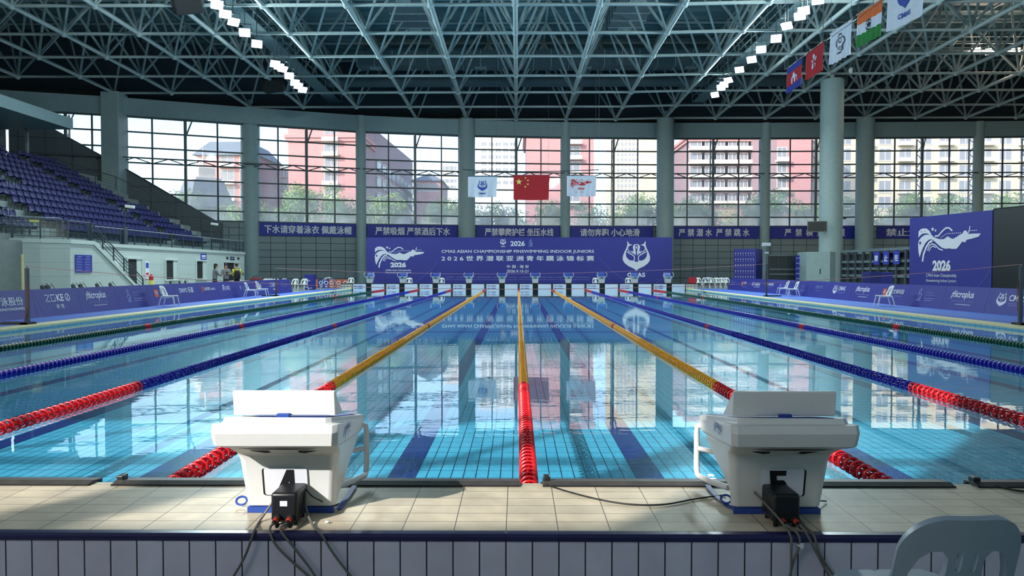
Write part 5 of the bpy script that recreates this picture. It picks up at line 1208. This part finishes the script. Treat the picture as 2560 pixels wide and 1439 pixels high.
# ladders
def ladder(x, y, s_, label):
    t = thing('pool_ladder', label, 'ladder', (x, y, 0)); 
    for yy in (-.27, .27):
        m_ = MB(); m_.tube(spline([(s_*.75, yy, .10), (s_*.7, yy, .6), (s_*.45, yy, .95), (s_*.15, yy, .98), (-s_*.12, yy, .75), (-s_*.16, yy, .2), (-s_*.14, yy, -.5)]), .022, 8); smooth_angle(m_.build('hand_rail', 'chrome', t), 60)
    for z in (-.4, -.15, .08): m_ = MB(); m_.box(-.22 if s_ > 0 else .08, -.08 if s_ > 0 else .22, -.27, .27, z, z+.03); m_.build('step', 'chrome', t)
ladder(XL, 48.5, -1, 'chrome pool ladder on the stand side near the orange signs')
ladder(XR, 48.8, 1, 'chrome pool ladder beside the row of white chairs and red box')
# false start poles and ropes
def pole(x, y, h, rz, label, cams=False):
    t = thing('rope_pole', label, 'pole', (x, y, DZ), rz); m_ = MB(); m_.box(-.04, .04, -.04, .04, .03, h); bevel(m_.build('post', 'rail_dark', t), .006)
    m_ = MB(); m_.box(-.1, .75, -.17, -.1, 0, .06); m_.box(-.1, .75, .1, .17, 0, .06); m_.box(-.12, .1, -.17, .17, 0, .05); m_.build('base_frame', 'black_plastic', t)
    m_ = MB(); m_.tube([(0, 0, h), (0, 0, h+.06)], .015, 8); m_.build('hook', 'chrome', t)
    m_ = MB(); m_.tube(spline([(-.05, .03, h*.75), (-.055, .05, h*.5), (-.04, .06, h*.3), (.06, .06, .05)]), .008, 6); m_.build('cord', 'plug_red', t)
    if cams:
        m_ = MB(); m_.tube([(0, 0, h), (0, 0, h+.95)], .02, 8); m_.build('extension', 'rail_dark', t)
        m_ = MB(); m_.box(-.25, .2, -.07, .07, h+.95, h+1.12, R=Matrix.Rotation(.0, 3, 'Y')); m_.box(-.1, .1, -.05, .05, h+.55, h+.63); bevel(m_.build('camera_head', 'plastic_white', t), .02)
pole(-12.85, 18.9, 1.47, math.pi, 'dark rope pole at the near left pool edge')
pole(13.05, 18.9, 1.52, 0, 'dark rope pole at the near right pool edge, close to the boards')
pole(-13.15, 39.4, 1.47, math.pi, 'dark rope pole by the paired white chairs on the left')
pole(13.35, 39.0, 1.75, 0, 'dark rope pole carrying a white camera on the right pool side', True)
def rope(label, a, b, sag):
    P = [V(a).lerp(V(b), i/24)-V((0, 0, sag*4*(i/24)*(1-i/24))) for i in range(25)]; m_ = MB(); m_.tube(P, .008, 6); tag(m_.build('false_start_rope', 'plug_pale', origin=a), label, 'rope')
addm('plug_pale', (214, 150, 150), .6)
rope('thin pale red rope sagging across the nearer part of the pool', (-12.85, 18.9, 1.62), (13.05, 18.9, 1.67), .62)
rope('thin pale red rope sagging across the farther part of the pool', (-13.15, 39.4, 1.62), (13.35, 39.0, 1.85), .42)
# orange signs, box, small stand
def sign_panel(px0, px1, py0, py1, Y, m, draw, label, th=.05):
    a = atY(px0, py1, Y); b = atY(px1, py0, Y); t = thing('sign_panel', label, 'sign', (a.x, Y, .1)); m_ = MB(); m_.box(a.x, b.x, Y, Y+th, .1, b.z); m_.build('panel', m, t, origin=t.location)
    l = MB(); fr = (V((a.x, Y-.006, .1)), V((1, 0, 0)), V((0, 0, 1))); draw(l, fr, b.x-a.x, b.z-.1); l.build('lettering', 'print_white', t, origin=t.location, recalc=False)
    m_ = MB(); m_.box(a.x+.05, b.x-.05, Y+th, Y+.4, .1, .14); m_.build('foot', 'rail_dark', t, origin=t.location)
rg = lambda l, fr, w_, h_: (ring(l, fr, w_*.5, h_*.6, min(w_, h_)*.28, .07), l.stroke([(w_*.25, h_*.15), (w_*.75, h_*.15)], .07, fr))
two = lambda l, fr, w_, h_: [(ring(l, fr, w_*f, h_*.6, h_*.2, .07), l.stroke([(w_*(f-.12), h_*.15), (w_*(f+.12), h_*.15)], .09, fr)) for f in (.25, .75)]
sign_panel(785, 795, 697, 720, 57.0, 'orange_sign', lambda l, fr, w_, h_: l.text('警\n示\n牌', fr, w_*.25, h_*.15, w_*.75, h_*.85), 'narrow orange warning sign at the far deck')
sign_panel(796, 822, 698, 716, 57.0, 'blue_banner', two, 'blue sign with two white rings at the far deck')
sign_panel(822, 836, 697, 716, 57.0, 'orange_sign', rg, 'orange prohibition sign behind the left ladder')
sign_panel(838, 872, 698, 714, 57.2, 'orange_sign', two, 'orange sign with two rings next to the lone white chair')
sign_panel(760, 784, 686, 721, 52, 'blue_print', lambda l, fr, w_, h_: (l.text('中国泳协', fr, w_*.15, h_*.55, w_*.65, h_*.66), l.stroke([(w_*.1, h_*.2), (w_*.5, h_*.1), (w_*.85, h_*.12)], .05, fr)), 'blue podium panel at the end of the left boards', .6)
p = atY(1723, 700, 56); t = thing('red_box', 'small red box on the far end wall beside the last lane', 'box', (p.x, 55, .5)); m_ = MB(); m_.box(-.28, .28, -.15, .15, -.0, .42); bevel(m_.build('box_body', 'print_red', t), .03); m_ = MB(); m_.box(-.29, .29, -.16, .16, .40, .46); m_.build('lid', 'print_red', t)
t = thing('purple_crate', 'dark purple display crate in front of the glass gate', 'crate', (16.9, 34.2, .1)); m_ = MB(); m_.box(-.5, .55, -.35, .35, 0, 1.32); bevel(m_.build('body', 'blue_print', t), .02); m_ = MB(); m_.box(-.52, .0, -.37, .37, 0, 1.34); m_.build('side_panel', 'blue_dark_print', t)
# lockers, rules banner, gate and glass doors on the right
a, b = atY(1837, 690, 58), atY(1921, 620, 58); t = thing('locker_unit', 'tall blue locker unit with rows of small white labels', 'lockers', (a.x, 58, .1)); O = t.location
zt = atY(1880, 622, 58).z; m_ = MB(); m_.prism([(a.x, 58.3, .1), (b.x-1.25, 57.2, .1), (b.x, 59.4, .1), (a.x+1.2, 60.4, .1)], (0, 0, zt-.1)); m_.build('cabinet', 'blue_print', t, origin=O)
U = V((b.x-1.25-a.x, -1.1, 0)); L = U.length; U.normalize(); l = MB()
for r in range(6):
    for c in range(8):
        f = (V((a.x, 58.3, .1))+U.cross(V((0, 0, 1)))*.01, U, V((0, 0, 1))); x = L*(.07+.115*c); z = .25+r*(zt-.4)/6
        l.stroke([(x, z+.16), (x+.05, z+.16)], .09, f, 0); l.stroke([(x+.02, z+.0), (x+.05, z+.0)], .04, f, 0); l.stroke([(x-.04, z-.12), (x-.04, z+.28)], .012, f, 1)
l.build('door_label_print', ['print_white', 'black_matt'], t, origin=O, recalc=False)
t = thing('glass_gate', 'dark glazed gate wall behind the rules banner beside the column base', 'gate', (19, 60, .1)); O = t.location; x0, x1 = atY(1922, 690, 60).x, atY(2023, 690, 60).x; zt = atY(1980, 640, 60).z
m_ = MB(); m_.box(x0, x1, 60, 60.06, .1, zt); m_.build('glazing', 'gate_dark', t, origin=O)
m_ = MB(); m_.box(x0-.05, x1, 59.9, 60.1, zt, zt+.12); m_.build('head_rail', 'steel_grey', t, origin=O)
for i in range(6): m_ = MB(); x = x0+(x1-x0)*i/5; m_.box(x-.04, x+.04, 59.94, 60.1, .1, zt); m_.build('post', 'rail_dark', t, origin=O)
for z in (.55, 1.1, 1.5): m_ = MB(); m_.box(x0, x1, 59.92, 59.99, z, z+.14); m_.build('cross_band', 'steel_grey', t, origin=O)
a, b = atY(1988, 690, 59), atY(2001, 638, 59); t = thing('rules_banner', 'narrow tall blue rules banner hanging before the glazed gate', 'banner', (a.x, 59, .1)); m_ = MB(); m_.box(a.x, b.x, 59, 59.04, .5, b.z); m_.build('cloth_panel', 'blue_banner', t, origin=t.location)
l = MB(); fr = (V((a.x, 58.99, .5)), V((1, 0, 0)), V((0, 0, 1))); w_ = b.x-a.x; h_ = b.z-.5
for k in range(5): l.stroke([(w_*.15, h_*(.9-.19*k)), (w_*.85, h_*(.9-.19*k))], h_*.05, fr)
l.build('lettering', 'print_dim', t, origin=t.location, recalc=False)
# cabinet round the foreground column's base
cx, cy_ = NX(5)+.2, NY(3); t = thing('column_casing', 'pale grey panelled casing round the base of the foreground column', 'casing', (cx, cy_, .1)); zt = atY(2060, 629, cy_-1).z
m_ = MB(); xa, xb = atY(2021, 690, cy_-1.3).x, atY(2104, 690, cy_-1.3).x; m_.prism([(xa, cy_-.9, .1), (xb-1.0, cy_-1.5, .1), (xb, cy_-.6, .1), (xb, cy_+1.0, .1), (xa, cy_+1.0, .1)], (0, 0, zt-.1)); bevel(m_.build('casing_body', 'column_paint', t, origin=t.location), .02)
m_ = MB(); m_.box(xa+.9, xa+.98, cy_-1.28, cy_-1.12, 1.2, 1.6); m_.build('door_handle', 'rail_dark', t, origin=t.location)
# fence with blue placards
t = thing('glazed_fence', 'dark posted glazed fence with blue placards left of the tall event board', 'fence', (22, 46, .1)); O = t.location
A = atY(2104, 700, 50); B = atY(2290, 700, 41); A.z = B.z = .1; zA = atY(2104, 629, 50).z-.1; U = (B-A); L = U.length; U.normalize(); N = U.cross(V((0, 0, 1)))
m_ = MB(); m_.bar(A+V((0, 0, zA)), B+V((0, 0, zA)), .18, .16); m_.build('head_beam', 'steel_grey', t, origin=O)
for i in range(10): m_ = MB(); p = A+U*(L*i/9); m_.bar(p, p+V((0, 0, zA)), .14, .14, up=(0, 1, 0)); m_.build('post', 'rail_dark', t, origin=O)
for z in (.12, 1.05, 1.5, 1.95):
    m_ = MB(); m_.bar(A+V((0, 0, z)), B+V((0, 0, z)), .05, .16 if z > .2 else .5); m_.build('cross_band', 'steel_grey' if z > .2 else 'column_paint', t, origin=O)
m_ = MB(); m_.bar(A+V((0, 0, 1.3))-N*.1, B+V((0, 0, 1.3))-N*.1, .01, 2.3); m_.build('glazing', 'gate_dark', t, origin=O)
for i, (c, px) in enumerate((('禁', 2196), ('止', 2220), ('在', 2246))):
    f = (px-2104)/(2290-2104); z0 = 1.75; z1 = zA-.12
    # position of the image column along the fence
    best = min((abs(1280+F*((cam.rotation_euler.to_matrix().transposed() @ (A+U*s_-V((0, 0, CZ)))).x/-(cam.rotation_euler.to_matrix().transposed() @ (A+U*s_-V((0, 0, CZ)))).z)-px), s_) for s_ in [L*q/200 for q in range(201)])[1]
    p = A+U*best+N*.14; tt = thing('placard', 'blue placard with one white Chinese sign on the fence, %s from the column' % nth(i), 'placard', p, 0, 'placards on the fence')
    m_ = MB(); m_.bar(p-U*.33+V((0, 0, (z0+z1)/2-.0)), p+U*.33+V((0, 0, (z0+z1)/2)), .02, z1-z0); m_.build('panel', 'blue_banner', tt, origin=p)
    l = MB(); fr = (p+N*.016+V((0, 0, z0)), U, V((0, 0, 1))); l.text(c, fr, -.2, (z1-z0)*.25, .2, (z1-z0)*.72, 0, .03); l.build('lettering', 'print_white', tt, origin=p, recalc=False)
# small screen and cameras on the column
t = thing('display_panel', 'small dark display panel fixed to the foreground column', 'screen', atY(2043, 566, NY(3)-1.4)); m_ = MB(); R = Matrix.Rotation(-.35, 3, 'Z') @ Matrix.Rotation(.0, 3, 'Y'); m_.box(-.72, .72, -.12, .12, -.42, .42, R=R); m_.build('case', 'steel_grey', t)
m_ = MB(); m_.box(-.66, .66, -.135, -.121, -.36, .36, R=R); m_.build('display', 'screen_black', t); m_ = MB(); m_.bar((.3, .1, 0), (.75, 1.0, 0), .1, .1); m_.build('wall_arm', 'steel_grey', t)
t = thing('security_camera', 'small dark camera on the upper side of the foreground column', 'camera', atY(2104, 545, NY(3)-.2)); m_ = MB(); m_.box(-.05, .35, -.08, .08, -.07, .07); m_.build('camera_body', 'black_plastic', t); m_ = MB(); m_.bar((-.4, .1, -.05), (.0, 0, 0), .05, .05); m_.build('wall_arm', 'rail_dark', t)
def cctv(p, h, label):
    t = thing('security_camera', label, 'camera', p); m_ = MB(); m_.tube([(0, 0, 0), (0, 0, h)], .03, 8); m_.build('mast', 'rail_dark', t); m_ = MB(); m_.box(-.22, .26, -.1, .1, h, h+.16, R=Matrix.Rotation(.12, 3, 'Y')); bevel(m_.build('camera_body', 'plastic_white', t), .03)
p = atX(528, 604, WX-.1); cctv((p.x, p.y, 2.9), 1.75, 'white security camera on a thin mast at the far end of the stand railing')
p = atX(313, 560, WX-.1); cctv((p.x, p.y, 2.9), 2.0, 'white security camera on a mast among the lower stand seats')
t = thing('dark_post', 'dark square post standing at the stand front railing', 'post', (WX-.1, atX(310, 600, WX-.1).y, 2.9)); m_ = MB(); m_.box(-.12, .12, -.16, .16, 0, .95); m_.build('post', 'rail_dark', t)
t = thing('sports_bag', 'dark red sports bag lying behind the left boards', 'bag', (atY(640, 697, 45).x, 45, .85)); m_ = MB(); m_.loft([[V((x, y*r, z*r)) for y, z in ((-.17, 0), (.17, 0), (.2, .12), (.1, .26), (-.1, .26), (-.2, .12))] for x, r in ((-.36, .5), (-.3, .75), (0, .85), (.3, .75), (.36, .5))]); m_.build('bag_body', 'bag_red', t); m_ = MB(); m_.tube(spline([(-.2, 0, .19), (-.1, 0, .29), (.1, 0, .29), (.2, 0, .19)]), .02, 6); m_.build('carry_handle', 'bag_black', t)
t = thing('folding_table', 'folding table behind the left boards carrying the red bag', 'table', (atY(625, 700, 45).x, 45, .1)); m_ = MB(); m_.box(-1.2, 1.4, -.35, .35, .71, .75); m_.build('table_top', 'plastic_white', t)
for x in (-1.1, 1.3):
    for y in (-.3, .3): m_ = MB(); m_.tube([(x, y, 0), (x, y, .71)], .018, 6); m_.build('leg', 'chrome', t)

# ================================================================== FLAGS
def flag(name, label, P, U, w_, h_, m, draw=None, amp=.05, folds=5, mats=None, group=None, stripes=None):
    """cloth hanging from a rod: P top corner, U along the rod"""
    t = thing(name, label, 'flag', P, 0, group); U = V(U).normalized(); N = U.cross(V((0, 0, 1)))
    def pt(x, y, e=0):   # x along the rod, y down 0..h
        k = y/h_; wv = amp*k*math.sin(x/w_*folds*6.283+k*1.2)+amp*.4*k*math.sin(x/w_*11+2)
        return U*(x*(1-.03*k))+V((0, 0, -y-.03*k*math.sin(x/w_*3)))+N*(wv+e)
    m_ = MB(); nx, ny = 64, 20
    vs = [pt(w_*i/nx, h_*j/ny) for j in range(ny+1) for i in range(nx+1)]; n1 = nx+1
    for j in range(ny):
        for i in range(nx): pass
    mi = 0; m_.v = vs
    for j in range(ny):
        for i in range(nx):
            m_.f.append([j*n1+i, j*n1+i+1, (j+1)*n1+i+1, (j+1)*n1+i]); k = (j+.5)/ny; m_.mi.append(0 if not stripes else next(q for q, s_ in enumerate(stripes) if k <= s_))
    o = m_.build('cloth', m if isinstance(m, list) else [m], t, recalc=False); o.data.polygons.foreach_set('use_smooth', [True]*len(o.data.polygons))
    if draw:
        l = MB(); draw(l, (V((0, 0, 0)), V((1, 0, 0)), V((0, 1, 0))), w_, h_); l.v = [pt(p.x, h_-p.y, .035) for p in l.v]; l.build('emblem_print', mats, o, recalc=False)
    r = MB(); r.tube([U*-.12, U*(w_+.12)], .018, 8); r.build('rod', 'chrome', t)
    for f in (.03, .97): r = MB(); r.tube([U*(w_*f), U*(w_*f)+V((0, 0, 17.6-P[2]))], .008, 6); r.build('hanger_cord', 'rail_dark', t)
    return t
YFL = 58.0
def fl(px0, px1, py0, py1, *a, **k):
    p = atY(px0, py0, YFL); q = atY(px1, py1, YFL); return flag('hanging_flag', a[0], p, (1, 0, 0), q.x-p.x, p.z-q.z, *a[1:], group='flags over the far end', **k)
fl(1170, 1243, 441, 492, 'white flag with a blue crest hanging before the far windows', 'flag_white', lambda l, fr, w_, h_: (emblem(l, fr, w_*.33, h_*.3, w_*.34), l.text('CMAS', fr, w_*.37, h_*.14, w_*.62, h_*.23, 0, .03)), .05, 3, mats='print_blue')
def cn(l, fr, w_, h_):
    l.flat([star(w_*.15, h_*.72, h_*.14)], fr)
    for x, y, a in ((.33, .88, 20), (.40, .78, 50), (.40, .63, 80), (.33, .53, 40)): l.flat([star(w_*x, h_*y, h_*.05, a)], fr)
fl(1284, 1374, 437, 499, 'red flag with five yellow stars hanging before the far windows', 'flag_red', cn, .02, 1, mats='print_yellow')
fl(1417, 1491, 439, 490, 'white flag with a red swimmer mark hanging before the far windows', 'flag_white', lambda l, fr, w_, h_: (swimmer(l, fr, w_*.14, h_*.38, w_*.72), l.text('2026', fr, w_*.37, h_*.33, w_*.61, h_*.43, 0, .03), l.stroke([(w_*.3, h_*.24), (w_*.68, h_*.24)], .02, fr), l.stroke([(w_*.3, h_*.2), (w_*.66, h_*.2)], .02, fr)), .08, 5, mats=['print_red'])
t = thing('flag_line', 'dark sagging rod line above the three flags over the far end', 'flag line', atY(1157, 424, YFL)); a, b = atY(1157, 424, YFL), atY(1497, 424, YFL); m_ = MB(); P = [a.lerp(b, i/16)-V((0, 0, .6*i/16*(1-i/16))) for i in range(17)]; m_.tube(P, .035, 8); m_.build('rod', 'rail_dark', t, origin=a)
for q in (a, b): m_ = MB(); m_.tube([q, (q.x, YFL, 19)], .012, 6); m_.build('hanger_cord', 'rail_dark', t, origin=a)
# row of flags at the upper right, hung along the pool
FX = 15.4
def rf(px0, py0, px1, py1, hpx, label, m, draw=None, **k):
    p = atX(px1, py1, FX); q = atX(px0, py0, FX); # nearer end is on the right
    far = q; nearp = p; q2 = atX(px0, py0+hpx, FX); return flag('national_flag', label, far, nearp-far, (nearp-far).length, far.z-q2.z, m, draw, group='flags hung along the right pool side', **k)
def cmas_f(l, fr, w_, h_): emblem(l, fr, w_*.3, h_*.4, w_*.42); l.text('CMAS', fr, w_*.34, h_*.18, w_*.68, h_*.31, 0, .03)
rf(1968, 172, 2006, 142, 62, 'blue and red striped flag with a white temple, farthest of the row', ['flag_blue', 'flag_red', 'flag_blue'], lambda l, fr, w_, h_: l.flat([[(w_*.3, h_*.28), (w_*.3, h_*.45), (w_*.36, h_*.55), (w_*.4, h_*.48), (w_*.46, h_*.6), (w_*.5, h_*.68), (w_*.54, h_*.6), (w_*.6, h_*.48), (w_*.64, h_*.55), (w_*.7, h_*.45), (w_*.7, h_*.28)]], fr), amp=.05, mats='flag_white', stripes=(.26, .74, 1.01))
def hk(l, fr, w_, h_):
    for i in range(5):
        a = math.radians(90+72*i); c = (w_*.5, h_*.5); r = h_*.27; g = lambda d, s_: (c[0]+math.cos(a+d)*r*s_, c[1]+math.sin(a+d)*r*s_)
        l.flat([[g(0, .12), g(.35, .5), g(.45, .85), g(.15, 1.05), g(-.2, .9), g(-.3, .5)]], fr)
rf(2016, 134, 2060, 102, 66, 'red flag with a white five-petal flower, second farthest of the row', 'flag_red', hk, amp=.05, mats='flag_white')
def ct(l, fr, w_, h_):
    pts = []
    for i in range(5):
        a = math.radians(90+72*i)
        pts += [(w_*.5+math.cos(a+d)*h_*r, h_*.48+math.sin(a+d)*h_*r) for d, r in ((-.5, .25), (-.25, .30), (0, .31), (.25, .30), (.5, .25))]
    l.stroke(pts+[pts[0]], .05, fr, 0); ring(l, fr, w_*.5, h_*.6, h_*.07, .04, 0); 
    for k in range(3): ring(l, fr, w_*(.4+.1*k), h_*.36, h_*.05, .03, 0, 10)
rf(2076, 84, 2130, 48, 78, 'white flag with a dark flower outline, middle of the row', 'flag_white', ct, amp=.06, mats='cloth_dark')
rf(2144, 36, 2207, -4, 82, 'orange white green flag with a dark wheel, second nearest of the row', ['flag_orange', 'flag_white', 'flag_green'], lambda l, fr, w_, h_: (ring(l, fr, w_*.5, h_*.5, h_*.14, .05), l.flat([star(w_*.5, h_*.5, h_*.12)], fr)), amp=.06, mats='cloth_dark', stripes=(.34, .67, 1.01))
rf(2219, -12, 2313, -68, 92, 'white flag with a blue crest, nearest of the right row', 'flag_white', cmas_f, amp=.035, folds=3, mats='print_blue')
m_ = MB(); a, b = atX(1962, 175, FX), atX(2330, -85, FX); m_.tube([a, b], .015, 6); t = thing('flag_line', 'thin line carrying the row of flags at the upper right', 'flag line', a); m_.build('wire', 'rail_dark', t, origin=a)
for f in (0, .35, .7, 1): m_ = MB(); q = a.lerp(b, f); m_.tube([q, (q.x, q.y, 19)], .012, 6); m_.build('hanger_cord', 'rail_dark', t, origin=a)
t = thing('hanging_hook', 'pale hoist hook hanging from the roof beside the foreground column top', 'hook', atY(2127, 172, 57)); m_ = MB(); m_.tube([(0, 0, 0), (0, 0, 1)], .03, 6); m_.build('chain', 'chrome', t); m_ = MB(); m_.ball((0, 0, -.1), .22, 10, 0, (.8, .8, 1.3)); smooth_angle(m_.build('block', 'plastic_white', t), 60)

# ================================================================== PEOPLE BEHIND THE LEFT BOARDS
def skin_body(name, verts, edges, radii, m, parent, root=0, sub=2):
    me = bpy.data.meshes.new(name); me.from_pydata(verts, edges, [])
    o = bpy.data.objects.new(name, me); COL.objects.link(o)
    md = o.modifiers.new('skin', 'SKIN'); md.use_smooth_shade = True
    for i, r in enumerate(radii):
        rr = r if isinstance(r, tuple) else (r, r); me.skin_vertices[0].data[i].radius = rr; me.skin_vertices[0].data[i].use_root = i == root
    s_ = o.modifiers.new('sub', 'SUBSURF'); s_.levels = s_.render_levels = sub
    me.materials.append(K[m]); o.parent = parent; return o
def person(label, x, y, rz, top, trou, lean, arms, hair_long=False, sleeve=None):
    t = thing('person', label, 'person', (x, y, DZ), rz); L = lean
    hip = V((0, 0, .92)); sp = V((0, L*.25, 1.15)); ch_ = V((0, L*.6, 1.36)); nk = V((0, L*.8+.01, 1.50)); hd = V((0, L+.03, 1.60)); ht = V((0, L+.02, 1.74))
    vs = [hip, sp, ch_, nk, hd, ht]; ed = [(0, 1), (1, 2), (2, 3), (3, 4), (4, 5)]; ra = [(.15, .12), (.14, .11), (.16, .11), (.055, .055), (.085, .1), (.075, .085)]
    def add(pv, par, r): vs.append(V(pv)); ed.append((par, len(vs)-1)); ra.append(r); return len(vs)-1
    armi = []
    for s_, (el, ha) in zip((-1, 1), arms):
        sh = add((s_*.19, L*.6, 1.40), 2, (.062, .062)); e = add((s_*el[0], el[1]+L*.6, el[2]), sh, (.045, .045)); h = add((s_*ha[0], ha[1]+L*.6, ha[2]), e, (.032, .032)); hb = add((s_*(ha[0]-.02), ha[1]+.09+L*.6, ha[2]+.02), h, (.034, .02)); armi.append((sh, e, h))
        for q in range(4): add((s_*(ha[0]-.05+.022*q), ha[1]+.17+L*.6-.008*abs(q-1.5), ha[2]+.02), hb, (.009, .009))
        add((s_*(ha[0]-.075), ha[1]+.10+L*.6, ha[2]+.035), h, (.011, .011))
        k = add((s_*.11, .02, .5), 0, (.06, .06)); a = add((s_*.12, -.02, .09), k, (.045, .045)); add((s_*.13, .13, .04), a, (.04, .035))
    skin_body('body', vs, ed, ra, 'skin', t)
    # clothing a little outside the body
    cv = [hip+V((0, 0, -.10)), sp, ch_, nk+V((0, 0, -.04))]; ce = [(0, 1), (1, 2), (2, 3)]; cr = [(.19, .155), (.175, .14), (.185, .135), (.08, .08)]
    for (sh, e, h), s_ in zip(armi, (-1, 1)):
        cv.append(vs[sh]); ce.append((2, len(cv)-1)); cr.append((.085, .085)); cv.append(vs[e]); ce.append((len(cv)-2, len(cv)-1)); cr.append((.066, .066))
        if not sleeve: cv.append(vs[e].lerp(vs[h], .9)); ce.append((len(cv)-2, len(cv)-1)); cr.append((.05, .05))
    skin_body('shirt', cv, ce, cr, top, t)
    cv = [hip+V((0, 0, .02)), hip+V((0, 0, .16))]; ce = [(0, 1)]; cr = [(.165, .135), (.155, .125)]
    for s_ in (-1, 1): cv += [V((s_*.11, .02, .5)), V((s_*.12, -.02, .12))]; n = len(cv); ce += [(0, n-2), (n-2, n-1)]; cr += [(.098, .095), (.07, .07)]
    skin_body('trousers', cv, ce, cr, trou, t)
    hm = MB(); hm.ball(ht+V((0, -.025, -.02)), .112, 14, 0, (.9, 1.0, .85)); 
    if hair_long: hm.ball(hd+V((0, -.09, -.02)), .1, 12, 0, (.95, .6, 1.5))
    smooth_angle(hm.build('hair', 'hair', t), 60)
    fm = MB(); fm.ball(hd+V((0, .1, .02)), .017, 8, 0, (.8, 1.2, 1.4)); smooth_angle(fm.build('nose', 'skin', t), 60)
    for s_ in (-1, 1):
        fm = MB(); fm.ball(hd+V((s_*.035, .088, .055)), .011, 8); smooth_angle(fm.build('eye', 'hair', t), 60); fm = MB(); fm.ball(hd+V((s_*.088, 0, .03)), .026, 8, 0, (.4, .7, 1.1)); smooth_angle(fm.build('ear', 'skin', t), 60)
    fm = MB(); fm.ball(hd+V((0, .092, -.04)), .024, 8, 0, (1, .35, .3)); smooth_angle(fm.build('mouth', 'plug_red', t), 60)
    return t
AD = ((.24, .02, 1.14), (.2, .12, .95)); AC = ((.25, .06, 1.15), (.08, .22, 1.18)); AF = ((.22, .14, 1.14), (.14, .34, 1.05))
p = atY(537, 690, 42.5); person('person in grey top with dark ponytail, standing behind the left boards', p.x, 42.5, -.9, 'cloth_grey', 'cloth_dark', .06, (AC, AF), True)
p = atY(565, 690, 43.2); person('person in grey jacket holding a dark device near the doorway', p.x, 43.2, -2.6, 'cloth_grey', 'cloth_dark', .02, (AC, AC))
dv = thing('handheld_device', 'dark handheld device held to the chest of the grey-jacketed person', 'device', (0, 0, 0)); R = Matrix.Rotation(-2.6, 3, 'Z'); dv.location = V((p.x, 43.2, DZ))+R @ V((.0, .33, 1.2)); m_ = MB(); m_.box(-.06, .06, -.02, .03, -.05, .1, R=R); bevel(m_.build('device_body', 'bag_black', dv), .01); m_ = MB(); m_.box(-.05, .05, .03, .034, -.03, .08, R=R); m_.build('display', 'screen_black', dv)
p = atY(592, 690, 41.5); pr_ = person('person in yellow and white shirt seen from behind, wearing a black backpack', p.x, 41.5, .45, 'cloth_yellow', 'cloth_dark', .12, (AF, AF), False, True)
b = MB(); b.loft([[V((x, -.13+y*r, z)) for x, y in ((-.15*r, 0), (.15*r, 0), (.16*r, -.12), (.1*r, -.2), (-.1*r, -.2), (-.16*r, -.12))] for z, r in ((.88, .8), (.95, 1.1), (1.15, 1.1), (1.35, .9), (1.42, .6))]); bo = b.build('backpack', 'bag_black'); R = Matrix.Rotation(.45, 3, 'Z')
bo.location = (p.x, 41.5, DZ); bo.rotation_euler = (0, 0, .45); tag(bo, 'black backpack on the back of the yellow-shirted person', 'backpack')
for s_ in (-1, 1): m_ = MB(); m_.tube(spline([(s_*.1, -.13, 1.4), (s_*.13, .0, 1.52), (s_*.14, .2, 1.42), (s_*.15, .16, 1.2), (s_*.16, -.06, 1.0)]), .016, 6); m_.build('shoulder_strap', 'bag_black', bo)
